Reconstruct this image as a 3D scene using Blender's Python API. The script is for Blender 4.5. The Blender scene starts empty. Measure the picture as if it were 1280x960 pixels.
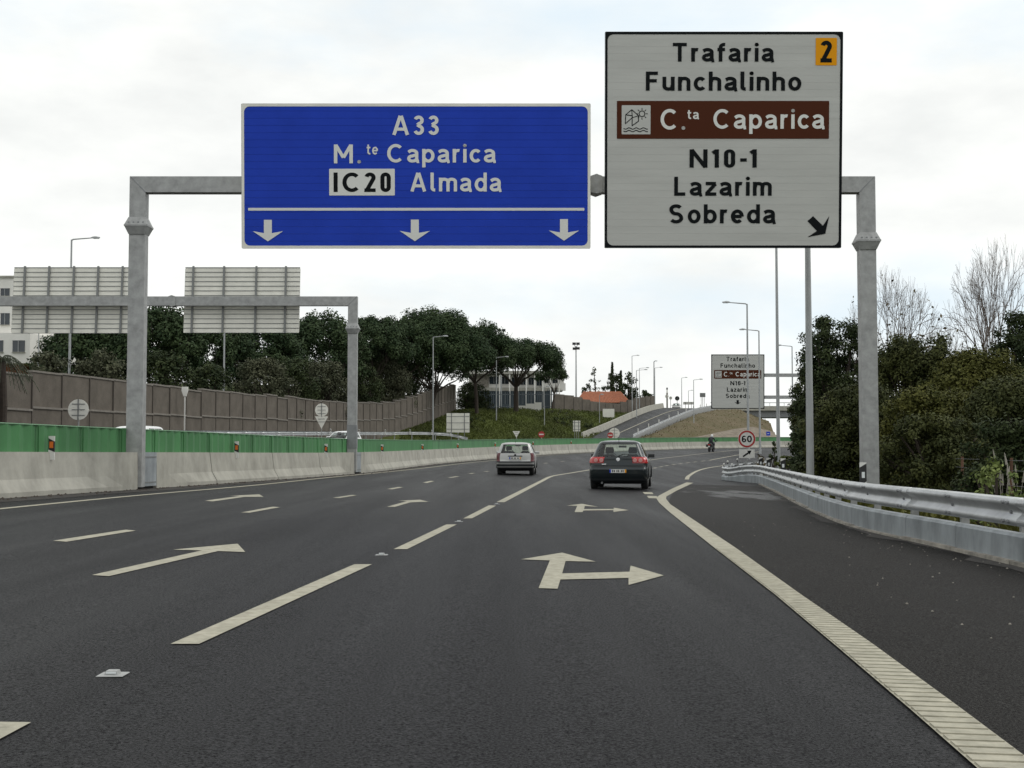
import bpy, math, random
import numpy as np
from mathutils import Vector, Matrix
sc = bpy.context.scene
COL = sc.collection
R = math.radians

# ------------------------------------------------------------------ camera
CAMH, FPX, HOR = 1.1, 1650.0, 563.0            # eye height (m), focal length (px of the 1280 picture), horizon row
PHI = math.atan((HOR - 480.0) / FPX)
cd = bpy.data.cameras.new('camera'); cam = bpy.data.objects.new('camera', cd); COL.objects.link(cam)
cam.location = (0, 0, CAMH); cam.rotation_euler = (math.pi / 2 + PHI, 0, 0)
cd.sensor_width = 36.0; cd.lens = 36.0 * FPX / 1280.0; cd.clip_start = 0.1; cd.clip_end = 6000
sc.camera = cam
sc.render.resolution_x, sc.render.resolution_y = 1024, 768

# ------------------------------------------------------------------ sky and sun (bright overcast)
SUN_EL, SUN_AZ = R(50), R(80)                  # azimuth measured from +Y towards +X
w = bpy.data.worlds.new('World'); sc.world = w; w.use_nodes = True
nt = w.node_tree; N = nt.nodes; L = nt.links; N.clear()
def nd(t, **k):
    n = N.new(t)
    for a, b in k.items(): setattr(n, a, b)
    return n
sky = nd('ShaderNodeTexSky', sky_type='NISHITA', sun_disc=False)
sky.sun_elevation = SUN_EL; sky.sun_rotation = SUN_AZ
sky.air_density = 1.0; sky.dust_density = 2.0
tc = nd('ShaderNodeTexCoord')
mp = nd('ShaderNodeMapping'); mp.inputs['Scale'].default_value = (1.0, 1.0, 2.6); mp.inputs['Location'].default_value = (3.1, 0.4, 0.2)
L.new(tc.outputs['Generated'], mp.inputs['Vector'])
n1 = nd('ShaderNodeTexNoise'); n1.inputs['Scale'].default_value = 2.6; n1.inputs['Detail'].default_value = 7; n1.inputs['Roughness'].default_value = 0.55
n2 = nd('ShaderNodeTexNoise'); n2.inputs['Scale'].default_value = 5.5; n2.inputs['Detail'].default_value = 6; n2.inputs['Roughness'].default_value = 0.55
L.new(mp.outputs['Vector'], n1.inputs['Vector']); L.new(mp.outputs['Vector'], n2.inputs['Vector'])
r1 = nd('ShaderNodeValToRGB'); r1.color_ramp.elements[0].position = 0.33; r1.color_ramp.elements[1].position = 0.52
L.new(n1.outputs['Fac'], r1.inputs['Fac'])
r2 = nd('ShaderNodeValToRGB')
r2.color_ramp.elements[0].position = 0.30; r2.color_ramp.elements[0].color = (0.87, 0.89, 0.88, 1)
r2.color_ramp.elements[1].position = 0.66; r2.color_ramp.elements[1].color = (1.10, 1.11, 1.08, 1)
L.new(n2.outputs['Fac'], r2.inputs['Fac'])
bl = nd('ShaderNodeMix', data_type='RGBA'); bl.inputs[0].default_value = 0.90      # thin veil over the blue
sk = nd('ShaderNodeVectorMath', operation='SCALE'); sk.inputs['Scale'].default_value = 0.115
L.new(sky.outputs['Color'], sk.inputs[0]); L.new(sk.outputs['Vector'], bl.inputs[6]); bl.inputs[7].default_value = (0.86, 0.97, 1.04, 1)
mx = nd('ShaderNodeMix', data_type='RGBA')
L.new(r1.outputs['Color'], mx.inputs[0]); L.new(bl.outputs[2], mx.inputs[6]); L.new(r2.outputs['Color'], mx.inputs[7])
bg = nd('ShaderNodeBackground'); bg.inputs['Strength'].default_value = 1.0
out = nd('ShaderNodeOutputWorld')
L.new(mx.outputs[2], bg.inputs['Color']); L.new(bg.outputs['Background'], out.inputs['Surface'])
sd = bpy.data.lights.new('sun', 'SUN'); sd.energy = 0.9; sd.angle = R(25); sd.color = (1, 0.965, 0.91)
so = bpy.data.objects.new('sun', sd); COL.objects.link(so)
sdir = Vector((math.sin(SUN_AZ) * math.cos(SUN_EL), math.cos(SUN_AZ) * math.cos(SUN_EL), math.sin(SUN_EL)))
so.rotation_euler = (-sdir).to_track_quat('-Z', 'Y').to_euler(); so.location = sdir * 60
vs = sc.view_settings
vs.view_transform = 'Standard'; vs.look = 'None'; vs.exposure = 0.0; vs.gamma = 1.0

# ------------------------------------------------------------------ materials
def mat(name, col, rough=0.7, metal=0.0, var=0.0, vscale=3.0, col2=None, bump=0.0, bscale=40.0, spec=0.5, stretch=(1, 1, 1), coat=0.0, detail=5):
    m = bpy.data.materials.new(name); m.use_nodes = True
    t = m.node_tree; n = t.nodes; l = t.links
    b = n['Principled BSDF']
    b.inputs['Base Color'].default_value = (*col, 1); b.inputs['Roughness'].default_value = rough; b.inputs['Metallic'].default_value = metal
    b.inputs['Specular IOR Level'].default_value = spec; b.inputs['Coat Weight'].default_value = coat
    g = n.new('ShaderNodeNewGeometry')
    mpn = n.new('ShaderNodeMapping'); mpn.inputs['Scale'].default_value = stretch; l.new(g.outputs['Position'], mpn.inputs['Vector'])
    if var > 0:
        q = n.new('ShaderNodeTexNoise'); q.inputs['Scale'].default_value = vscale; q.inputs['Detail'].default_value = detail; q.inputs['Roughness'].default_value = 0.65
        l.new(mpn.outputs['Vector'], q.inputs['Vector'])
        rp = n.new('ShaderNodeMapRange'); rp.inputs['From Min'].default_value = 0.3; rp.inputs['From Max'].default_value = 0.7
        l.new(q.outputs['Fac'], rp.inputs['Value'])
        mxx = n.new('ShaderNodeMix'); mxx.data_type = 'RGBA'
        c2 = col2 or tuple(c * (1 - var) for c in col)
        mxx.inputs[6].default_value = (*c2, 1); mxx.inputs[7].default_value = (*[min(1, c * (1 + (0 if col2 else var * 0.6))) for c in col], 1)
        l.new(rp.outputs['Result'], mxx.inputs[0]); l.new(mxx.outputs[2], b.inputs['Base Color'])
    if bump > 0:
        q2 = n.new('ShaderNodeTexNoise'); q2.inputs['Scale'].default_value = bscale; q2.inputs['Detail'].default_value = 4
        l.new(g.outputs['Position'], q2.inputs['Vector'])
        bp = n.new('ShaderNodeBump'); bp.inputs['Strength'].default_value = bump; bp.inputs['Distance'].default_value = 0.02
        l.new(q2.outputs['Fac'], bp.inputs['Height']); l.new(bp.outputs['Normal'], b.inputs['Normal'])
    return m

def leaf_mat(name, dark, light, rough=0.75):
    m = bpy.data.materials.new(name); m.use_nodes = True
    t = m.node_tree; n = t.nodes; l = t.links; b = n['Principled BSDF']
    a = n.new('ShaderNodeAttribute'); a.attribute_name = 'tone'
    r = n.new('ShaderNodeValToRGB'); r.color_ramp.elements[0].color = (*dark, 1); r.color_ramp.elements[1].color = (*light, 1)
    l.new(a.outputs['Fac'], r.inputs['Fac']); l.new(r.outputs['Color'], b.inputs['Base Color'])
    b.inputs['Roughness'].default_value = rough; b.inputs['Specular IOR Level'].default_value = 0.2
    return m

def asphalt(name, base, dark, wet=None, streak=0.5):
    m = bpy.data.materials.new(name); m.use_nodes = True
    t = m.node_tree; n = t.nodes; l = t.links; b = n['Principled BSDF']
    g = n.new('ShaderNodeNewGeometry')
    def noise(scale, detail, stretch=None, rough=0.6):
        q = n.new('ShaderNodeTexNoise'); q.inputs['Scale'].default_value = scale; q.inputs['Detail'].default_value = detail; q.inputs['Roughness'].default_value = rough
        if stretch:
            k = n.new('ShaderNodeMapping'); k.inputs['Scale'].default_value = stretch; k.inputs['Rotation'].default_value = (0, 0, R(4.7)); l.new(g.outputs['Position'], k.inputs['Vector']); l.new(k.outputs['Vector'], q.inputs['Vector'])
        else: l.new(g.outputs['Position'], q.inputs['Vector'])
        return q
    def rng(src, a, c, lo=0.0, hi=1.0):
        k = n.new('ShaderNodeMapRange'); k.inputs['From Min'].default_value = a; k.inputs['From Max'].default_value = c
        k.inputs['To Min'].default_value = lo; k.inputs['To Max'].default_value = hi; l.new(src, k.inputs['Value']); return k.outputs['Result']
    def mix(f, a, c, mode='MIX'):
        k = n.new('ShaderNodeMix'); k.data_type = 'RGBA'; k.blend_type = mode
        for i, v in ((0, f), (6, a), (7, c)):
            if isinstance(v, (int, float)): k.inputs[i].default_value = v
            elif isinstance(v, tuple): k.inputs[i].default_value = (*v, 1)
            else: l.new(v, k.inputs[i])
        return k.outputs[2]
    st = noise(1.0, 4, (0.9, 0.05, 1)); big = noise(0.35, 4); fine = noise(72, 4, rough=0.85); grit = noise(210, 2)
    c = mix(rng(st.outputs['Fac'], 0.35, 0.65), dark, base)
    c = mix(rng(big.outputs['Fac'], 0.4, 0.62, 0, 0.4), c, tuple(x * 0.72 for x in base))
    c = mix(rng(fine.outputs['Fac'], 0.50, 0.72, 0, 0.75), c, tuple(x * 5.0 for x in base))
    c = mix(rng(grit.outputs['Fac'], 0.30, 0.45, 0.5, 0), c, tuple(x * 0.3 for x in base))
    b.inputs['Roughness'].default_value = 0.62; b.inputs['Specular IOR Level'].default_value = 0.11
    l.new(rng(st.outputs['Fac'], 0.3, 0.7, 0.56, 0.46), b.inputs['Roughness'])
    l.new(rng(fine.outputs['Fac'], 0.38, 0.66, 0.0, 0.20), b.inputs['Specular IOR Level'])
    if wet:                                                  # damp patch: centre x, y and half sizes
        sx = n.new('ShaderNodeSeparateXYZ'); l.new(g.outputs['Position'], sx.inputs[0])
        def math_(op, a, c2=None):
            k = n.new('ShaderNodeMath'); k.operation = op
            for i, v in enumerate((a, c2)):
                if v is None: continue
                if isinstance(v, (int, float)): k.inputs[i].default_value = v
                else: l.new(v, k.inputs[i])
            return k.outputs[0]
        dx = math_('DIVIDE', math_('SUBTRACT', sx.outputs[0], wet[0]), wet[2]); dy = math_('DIVIDE', math_('SUBTRACT', sx.outputs[1], wet[1]), wet[3])
        d = math_('ADD', math_('MULTIPLY', dx, dx), math_('MULTIPLY', dy, dy))
        wn = noise(1.0, 4, (1.2, 0.28, 1))
        k = rng(math_('ADD', d, math_('MULTIPLY', wn.outputs['Fac'], 2.6)), 1.25, 1.65, 1, 0)
        c = mix(k, c, tuple(x * 0.55 for x in base))
        rr = n.new('ShaderNodeMix'); rr.data_type = 'FLOAT'; l.new(k, rr.inputs[0]); rr.inputs[2].default_value = 0.62; rr.inputs[3].default_value = 0.36
        l.new(rr.outputs[0], b.inputs['Roughness'])
    l.new(c, b.inputs['Base Color'])
    bp = n.new('ShaderNodeBump'); bp.inputs['Strength'].default_value = 0.75; bp.inputs['Distance'].default_value = 0.016
    l.new(fine.outputs['Fac'], bp.inputs['Height']); l.new(bp.outputs['Normal'], b.inputs['Normal'])
    return m

M = {}
M['asphalt'] = asphalt('asphalt', (0.0150, 0.0146, 0.0156), (0.0105, 0.0102, 0.0110))
M['shoulder'] = asphalt('shoulder asphalt', (0.0130, 0.0113, 0.0098), (0.0082, 0.0070, 0.0060), wet=(6.6, 37.0, 2.4, 11.0))
M['paint'] = mat('road paint', (0.47, 0.44, 0.35), 0.8, spec=.2, var=0.3, vscale=11, col2=(0.27, 0.255, 0.20), bump=0.15, bscale=120, detail=10)
M['gutter'] = mat('gutter dirt', (0.045, 0.04, 0.036), 0.95, var=0.6, vscale=6, bump=0.5, bscale=60)
M['concrete'] = mat('concrete', (0.40, 0.387, 0.34), 0.9, spec=.12, var=0.25, vscale=1.7, bump=0.15, bscale=30, stretch=(1, 1, 0.7))
M['kerb'] = mat('kerb stone', (0.30, 0.275, 0.235), 0.9, var=0.45, vscale=4, bump=0.4)
M['galv'] = mat('galvanised steel', (0.36, 0.362, 0.355), 0.55, 0.25, var=0.28, vscale=5, bump=0.05, bscale=25, detail=8)
M['galvd'] = mat('dark galvanised steel', (0.24, 0.245, 0.25), 0.55, 0.3, var=0.2, vscale=4)
M['rail'] = mat('guardrail steel', (0.50, 0.51, 0.515), 0.42, 0.55, var=0.2, vscale=2.5)
M['plate'] = mat('weathered steel skirt', (0.33, 0.355, 0.37), 0.55, 0.35, var=0.38, vscale=2.2, stretch=(1, 1, 0.5))
M['dark'] = mat('dark gap', (0.012, 0.012, 0.013), 0.9)
M['black'] = mat('black plastic', (0.015, 0.015, 0.016), 0.5)
M['rubber'] = mat('rubber', (0.02, 0.02, 0.02), 0.85)
M['blue'] = mat('sign blue', (0.022, 0.060, 0.47), 0.8, spec=.1, var=0.10, vscale=1.5)
M['white'] = mat('sign sheeting', (0.53, 0.53, 0.50), 0.8, spec=.1, var=0.08, vscale=1.2, stretch=(0.4, 1, 3))
M['letterwhite'] = mat('bright sign white', (0.74, 0.74, 0.70), 0.8, spec=.1)
M['signblack'] = mat('sign black', (0.008, 0.010, 0.011), 0.8, spec=.1)
M['brown'] = mat('sign brown', (0.078, 0.024, 0.012), 0.8, spec=.1)
M['orange'] = mat('sign orange', (0.80, 0.33, 0.01), 0.8, spec=.1)
M['red'] = mat('sign red', (0.42, 0.03, 0.025), 0.55)
M['alu'] = mat('aluminium back', (0.80, 0.78, 0.70), 0.6, 0.0, var=0.10, vscale=2)
M['rib'] = mat('sign rib', (0.20, 0.205, 0.20), 0.6, 0.1)
M['green'] = mat('anti glare green', (0.058, 0.205, 0.070), 0.6, var=0.28, vscale=1.3, stretch=(1, 1, 0.3))
M['greentop'] = mat('pale green edge', (0.24, 0.42, 0.26), 0.6)
M['wall'] = mat('noise wall', (0.148, 0.130, 0.110), 0.95, spec=.1, var=0.25, vscale=1.0, bump=0.5, bscale=14)
M['wallcap'] = mat('noise wall cap', (0.21, 0.19, 0.165), 0.9, var=0.2)
M['post'] = mat('wall post', (0.125, 0.11, 0.095), 0.9, spec=.1)
M['grass'] = mat('grass bank', (0.085, 0.115, 0.026), 0.95, spec=.05, var=0.6, vscale=0.30, col2=(0.055, 0.052, 0.024), bump=0.9, bscale=5, detail=9)
M['drygrass'] = mat('dry bank', (0.165, 0.130, 0.088), 0.95, spec=.05, var=0.5, vscale=0.22, col2=(0.095, 0.088, 0.045), bump=0.8, bscale=4, detail=9)
M['stone'] = mat('crushed stone', (0.235, 0.20, 0.16), 0.95, spec=.05, var=0.45, vscale=0.9, bump=0.8, bscale=6)
M['soil'] = mat('verge soil', (0.040, 0.038, 0.020), 0.95, spec=.05, var=0.5, vscale=1.2, col2=(0.04, 0.06, 0.018), bump=0.7, bscale=12)
M['bark'] = mat('bark', (0.055, 0.042, 0.033), 0.95, var=0.3, vscale=6)
M['twig'] = mat('bare twig', (0.15, 0.118, 0.098), 0.9, var=0.2)
M['plaster'] = mat('white plaster', (0.78, 0.76, 0.71), 0.85, var=0.06, vscale=0.8)
M['glass'] = mat('dark window', (0.03, 0.04, 0.05), 0.12, 0.0, spec=0.6)
M['roof'] = mat('clay roof', (0.36, 0.125, 0.06), 0.85, var=0.3, vscale=2)
M['lampgrey'] = mat('lamp post grey', (0.36, 0.37, 0.37), 0.5, 0.3, var=0.1)
M['lens'] = mat('lamp glass', (0.75, 0.78, 0.78), 0.25)
M['amber'] = mat('amber reflector', (0.72, 0.16, 0.015), 0.35)
M['delin'] = mat('delineator white', (0.72, 0.71, 0.67), 0.6, var=0.12)
M['bluefence'] = mat('blue grey fence', (0.065, 0.085, 0.10), 0.8)
M['pine'] = leaf_mat('pine needles', (0.014, 0.032, 0.013), (0.055, 0.080, 0.030))
M['olive'] = leaf_mat('olive scrub', (0.040, 0.048, 0.026), (0.090, 0.092, 0.052))
M['hedge'] = leaf_mat('hedge leaves', (0.020, 0.028, 0.009), (0.080, 0.086, 0.024))
M['hedge2'] = leaf_mat('yellow green leaves', (0.036, 0.044, 0.008), (0.120, 0.116, 0.026))
M['darkleaf'] = leaf_mat('dark leaves', (0.013, 0.024, 0.009), (0.050, 0.064, 0.021))
M['brownleaf'] = leaf_mat('dry leaves', (0.06, 0.045, 0.022), (0.20, 0.155, 0.07))
M['weed'] = leaf_mat('weed leaves', (0.07, 0.10, 0.025), (0.22, 0.26, 0.08))
M['grassleaf'] = leaf_mat('grass blades', (0.050, 0.060, 0.016), (0.125, 0.150, 0.036))

# ------------------------------------------------------------------ helpers
class MB:
    def __init__(s): s.v = []; s.f = []
    def add(s, v, f):
        k = len(s.v); s.v += [tuple(p) for p in v]; s.f += [tuple(i + k for i in q) for q in f]; return s
    def box(s, c, d, rz=0.0):
        cx, cy, cz = c; a, b, e = d[0] / 2, d[1] / 2, d[2] / 2; co, si = math.cos(rz), math.sin(rz); P = []
        for x, y, z in ((-a, -b, -e), (a, -b, -e), (a, b, -e), (-a, b, -e), (-a, -b, e), (a, -b, e), (a, b, e), (-a, b, e)):
            P.append((cx + x * co - y * si, cy + x * si + y * co, cz + z))
        return s.add(P, [(0, 3, 2, 1), (4, 5, 6, 7), (0, 1, 5, 4), (1, 2, 6, 5), (2, 3, 7, 6), (3, 0, 4, 7)])
    def tube(s, p0, p1, r0, r1=None, n=8, cap=True):
        p0, p1 = Vector(p0), Vector(p1); r1 = r0 if r1 is None else r1
        d = (p1 - p0).normalized(); a = d.orthogonal().normalized(); b = d.cross(a); P = []
        for p, r in ((p0, r0), (p1, r1)):
            for i in range(n):
                t = 2 * math.pi * i / n; P.append(p + a * math.cos(t) * r + b * math.sin(t) * r)
        F = [(i, (i + 1) % n, n + (i + 1) % n, n + i) for i in range(n)]
        if cap: F += [tuple(reversed(range(n))), tuple(range(n, 2 * n))]
        return s.add(P, F)
    def path(s, pts, rad, n=8):
        for i in range(len(pts) - 1):
            a = rad[i] if isinstance(rad, (list, tuple)) else rad; b = rad[i + 1] if isinstance(rad, (list, tuple)) else rad
            s.tube(pts[i], pts[i + 1], a, b, n)
        return s
    def prism_y(s, poly, y0, y1):                 # polygon in x,z pushed along y
        n = len(poly); P = [(x, y0, z) for x, z in poly] + [(x, y1, z) for x, z in poly]
        F = [tuple(range(n)), tuple(reversed(range(n, 2 * n)))] + [(i, n + i, n + (i + 1) % n, (i + 1) % n) for i in range(n)]
        return s.add(P, F)
    def disc_y(s, c, r, th, n=28):                # round plate facing -y
        return s.prism_y([(c[0] + r * math.cos(2 * math.pi * i / n), c[2] + r * math.sin(2 * math.pi * i / n)) for i in range(n)], c[1] - th / 2, c[1] + th / 2)
    def rings(s, rings, cap=True, close=True):    # loft between equal-length rings
        n = len(rings[0]); P = [p for r in rings for p in r]; F = []
        for k in range(len(rings) - 1):
            for i in range(n if close else n - 1):
                j = (i + 1) % n; F.append((k * n + i, k * n + j, (k + 1) * n + j, (k + 1) * n + i))
        if cap and close: F += [tuple(reversed(range(n))), tuple(range((len(rings) - 1) * n, len(rings) * n))]
        return s.add(P, F)
    def mesh(s, name, m, smooth=False):
        me = bpy.data.meshes.new(name); me.from_pydata(s.v, [], s.f); me.update()
        if m is not None: me.materials.append(m)
        if smooth: me.shade_smooth()
        return me
    def build(s, name, m, parent=None, smooth=False, world=True):
        return link(name, s.mesh(name, m, smooth), parent, world)

def link(name, me, parent=None, world=False):
    o = bpy.data.objects.new(name, me); COL.objects.link(o)
    if parent is not None:
        o.parent = parent
        if world: o.matrix_parent_inverse = wm(parent).inverted()
    return o
def wm(o):
    m = o.matrix_basis.copy()
    if o.parent is not None: m = wm(o.parent) @ o.matrix_parent_inverse @ m
    return m
def tag(o, label=None, cat=None, group=None, kind=None):
    for k, v in (('label', label), ('category', cat), ('group', group), ('kind', kind)):
        if v: o[k] = v
    return o
def thing(name, label, cat, loc=(0, 0, 0), rz=0.0, group=None):
    o = bpy.data.objects.new(name, None); COL.objects.link(o); o.location = loc; o.rotation_euler = (0, 0, rz); o.empty_display_size = 0.2
    return tag(o, label, cat, group)
def struct(o): o['kind'] = 'structure'; return o
ORD = ['first', 'second', 'third', 'fourth', 'fifth', 'sixth', 'seventh', 'eighth', 'ninth', 'tenth', 'eleventh', 'twelfth', 'thirteenth', 'fourteenth']

def sm(a, b, x):
    t = min(1, max(0, (x - a) / (b - a))); return t * t * (3 - 2 * t)
def G(Y):                                          # long profile: level, then a gentle climb
    if Y < 45: return 0.0
    if Y < 75: return 0.0125 * (Y - 45) ** 2 / 60
    return 0.0125 * (min(Y, 230) - 60)
def surf(X, Y):                                    # carriageway with its cross fall (down to the right)
    return G(Y) - 0.022 * (1 - sm(60, 115, Y)) * min(9, max(-12, X))
def opp(Y): return G(Y) + 0.62
def ray(px, py):
    a = (px - 640) / FPX; b = (480 - py) / FPX
    return Vector((a, math.cos(PHI) - b * math.sin(PHI), math.sin(PHI) + b * math.cos(PHI)))
def at(px, py, Y):
    d = ray(px, py); return Vector((0, 0, CAMH)) + d * (Y / d.y)
def gp(px, py, f=surf, lo=2.0, hi=330.0):          # where the sight line meets the ground
    d = ray(px, py); p = lambda Y: Vector((0, 0, CAMH)) + d * (Y / d.y)
    y0 = lo; Y = lo
    while Y < hi:
        q = p(Y)
        if q.z <= f(q.x, q.y):
            a, b = y0, Y
            for _ in range(40):
                c = (a + b) / 2; q = p(c)
                if q.z <= f(q.x, q.y): b = c
                else: a = c
            return p(b)
        y0 = Y; Y += 0.25 + Y * 0.004
    q = p(hi); q.z = f(q.x, q.y); return q
def smooth_path(pts, step=1.0):
    P = [Vector(p) for p in pts]; P = [2 * P[0] - P[1]] + P + [2 * P[-1] - P[-2]]; dense = []
    for i in range(1, len(P) - 2):
        n = max(4, int((P[i + 1] - P[i]).length / 0.4))
        for k in range(n):
            t = k / n
            dense.append(0.5 * ((2 * P[i]) + (P[i + 1] - P[i - 1]) * t + (2 * P[i - 1] - 5 * P[i] + 4 * P[i + 1] - P[i + 2]) * t * t + (3 * P[i] - P[i - 1] - 3 * P[i + 1] + P[i + 2]) * t ** 3))
    dense.append(P[-2]); outp = [dense[0]]; acc = 0
    for a, b in zip(dense, dense[1:]):
        acc += (b - a).length
        if acc >= step: outp.append(b); acc = 0
    return outp
class Path:
    def __init__(s, pts, step=0.5):
        s.p = smooth_path(pts, step); s.s = [0]
        for a, b in zip(s.p, s.p[1:]): s.s.append(s.s[-1] + (b - a).length)
        s.len = s.s[-1]
    def at(s, d):
        d = min(max(d, 0), s.len - 1e-4); i = int(np.searchsorted(s.s, d, side='right')) - 1; i = min(i, len(s.p) - 2)
        t = (d - s.s[i]) / max(1e-6, s.s[i + 1] - s.s[i]); p = s.p[i].lerp(s.p[i + 1], t)
        j0, j1 = max(0, i - 2), min(len(s.p) - 1, i + 3); tn = (s.p[j1] - s.p[j0]); tn.z = 0; tn.normalize()
        return p, tn, Vector((tn.y, -tn.x, 0))       # point, tangent, right-hand normal
    def near(s, Y):                                  # distance along at forward distance Y
        k = min(range(len(s.p)), key=lambda i: abs(s.p[i].y - Y)); return s.s[k]
    def x(s, Y):
        return float(np.interp(Y, [q.y for q in s.p], [q.x for q in s.p]))
def loft(path, d0, d1, prof, step=1.0, cap=True):
    """prof: list of (offset to the right, height) or a function of the distance; closed ring"""
    n = max(1, int(math.ceil((d1 - d0) / step))); rr = []
    for k in range(n + 1):
        d = d0 + (d1 - d0) * k / n; p, t, nr = path.at(d)
        rr.append([p + nr * o + Vector((0, 0, h)) for o, h in (prof(d) if callable(prof) else prof)])
    return MB().rings(rr, cap)
# ------------------------------------------------------------------ paths of the road
BARRIER = Path([(x, y, surf(x, y)) for x, y in ((-12.6, -12), (-11.2, 8), (-9.8, 24.0), (-8.75, 33), (-6.5, 55), (-3.9, 84), (4.2, 122), (19.0, 158), (27.0, 170), (42, 186), (62, 199), (95, 212))])
RAILP = [gp(x, y) for x, y in ((1280, 707), (1190, 686), (1085, 662), (1035, 645), (995, 626), (965, 611), (950, 605))]
near_dir = (RAILP[0] - RAILP[1]).normalized()
# the rail bends at the end of the shoulder to a round nose and runs back on the far side of the gore
k0 = RAILP[-1]; nose = gp(909, 600.5)
tail = [nose + Vector((0.0, 1.0, 0)), nose + Vector((0.55, 2.6, 0)), nose + Vector((2.0, 6.5, 0)), nose + Vector((4.2, 12, 0))]
RAIL = Path([RAILP[0] + near_dir * 16, RAILP[0] + near_dir * 6] + RAILP + [k0.lerp(nose, 0.5) + Vector((0.06, 0, 0)), nose] + tail, 0.3)
for q in RAIL.p: q.z = surf(q.x, q.y) - 0.17 * math.exp(-((q - nose).xy.length / 2.2) ** 2)      # the nose dips
RY = [p.y for p in RAILP]; RX = [p.x for p in RAILP]
def road_right(Y):
    if Y < RY[0]: return RX[0] + 0.15 + (Y - RY[0]) * near_dir.x / near_dir.y
    if Y < RY[-1]: return float(np.interp(Y, RY, RX)) + 0.15
    return max(k0.x + 0.2, 0.27 * Y)

# ------------------------------------------------------------------ ground
def sheet(name, ys, xl, xr, zf, m, nx=8, parent=None):
    v = []; f = []
    for y in ys:
        a, b = xl(y), xr(y)
        for i in range(nx + 1):
            x = a + (b - a) * i / nx; v.append((x, y, zf(x, y)))
    for j in range(len(ys) - 1):
        for i in range(nx):
            q = j * (nx + 1) + i; f.append((q, q + 1, q + nx + 2, q + nx + 1))
    return MB().add(v, f).build(name, m, parent, smooth=True)
gy = [-60, -15, 0, 15, 30, 45] + list(range(50, 240, 6)) + [260, 400, 900, 2500, 5000]
gx = [-4000, -900, -300, -120, -60, -35, -12.5, -9, -5, 0, 4, 9, 14, 30, 60, 120, 300, 900, 4000]
v = [(x, y, surf(x, y) - 0.07 - (0.10 if abs(x) < 300 and y < 250 else 0.6)) for y in gy for x in gx]; nx = len(gx)
f = [(j * nx + i, j * nx + i + 1, (j + 1) * nx + i + 1, (j + 1) * nx + i) for j in range(len(gy) - 1) for i in range(nx - 1)]
struct(MB().add(v, f).build('ground', M['soil'], smooth=True))
ys = list(np.arange(-14, 212, 2.0))
road = struct(sheet('road', ys, lambda y: BARRIER.x(y) - 0.25, lambda y: max(road_right(y), BARRIER.x(y) + 4), surf, M['asphalt'], 24))
struct(sheet('opposite_road', ys, lambda y: BARRIER.x(y) - 17.5, lambda y: BARRIER.x(y) + 0.05, lambda x, y: opp(y) - 0.0, M['asphalt'], 6))

# ------------------------------------------------------------------ painted markings: children of the road
def pix_poly(name, pts, lift=0.006, m='paint'):
    P = [gp(*p) for p in pts]; n = len(P)
    if sum(P[i].x * P[(i + 1) % n].y - P[(i + 1) % n].x * P[i].y for i in range(n)) < 0: P.reverse()
    return MB().add([(p.x, p.y, surf(p.x, p.y) + lift) for p in P], [tuple(range(n))]).build(name, M[m], road)
def stripe(name, pts, width, lift=0.006, ground=True, m='paint'):
    P = Path([gp(*p) for p in pts] if ground else pts, 1.0); vv = []; ff = []
    n = max(2, int(P.len / 1.5))
    for k in range(n + 1):
        p, t, r = P.at(P.len * k / n)
        for s in (-0.5, 0.5):
            q = p + r * width * s; vv.append((q.x, q.y, surf(q.x, q.y) + lift))
    for k in range(n): ff.append((2 * k, 2 * k + 1, 2 * k + 3, 2 * k + 2))
    return MB().add(vv, ff).build(name, M[m], road)
for q in ([(39, 904.5), (-5, 904), (-200, 990), (-120, 990)], [(213, 806), (249, 806), (465, 706), (443, 706)], [(492, 687), (509, 687), (571, 656), (558, 656)], [(579, 648.5), (590, 648.3), (620.5, 632.3), (611, 632)],
          [(66, 676.5), (83, 677.8), (170, 663.8), (157, 662.6)], [(301, 641), (312, 641.3), (350, 634.4), (341, 633.7)], [(416, 622.4), (424, 622.9), (446, 619.4), (440, 618.9)],
          [(484, 611.3), (490, 611.9), (504, 609.3), (498.5, 608.9)], [(528.5, 603.4), (534, 603.9), (543, 601.6), (538, 601.2)],
          [(803, 615.3), (815, 615.6), (817, 618.0), (806, 617.8)], [(808.5, 620), (821, 620.3), (822, 623.2), (811, 623)]):
    pix_poly('lane_dash', q)
for a, b in (((562, 597.3), (572, 595.6)), ((587, 592.3), (594, 591.2)), ((606, 589.7), (612, 589)), ((680, 579.3), (687, 578.4)), ((701, 577), (708, 576.2)),
             ((810, 586.7), (815.5, 585.7)), ((816.7, 585.4), (822, 584.4)), ((824, 583.9), (829.5, 583)), ((831.5, 582.4), (837, 581.5)), ((840, 581.1), (846, 580.3)), ((848.5, 579.9), (854, 579.1)), ((857.5, 578.8), (863.5, 578)), ((866.5, 577.7), (872.5, 577)), ((876.5, 576.7), (883, 575.9))):
    stripe('lane_dash', [a, b], 0.16)
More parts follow.
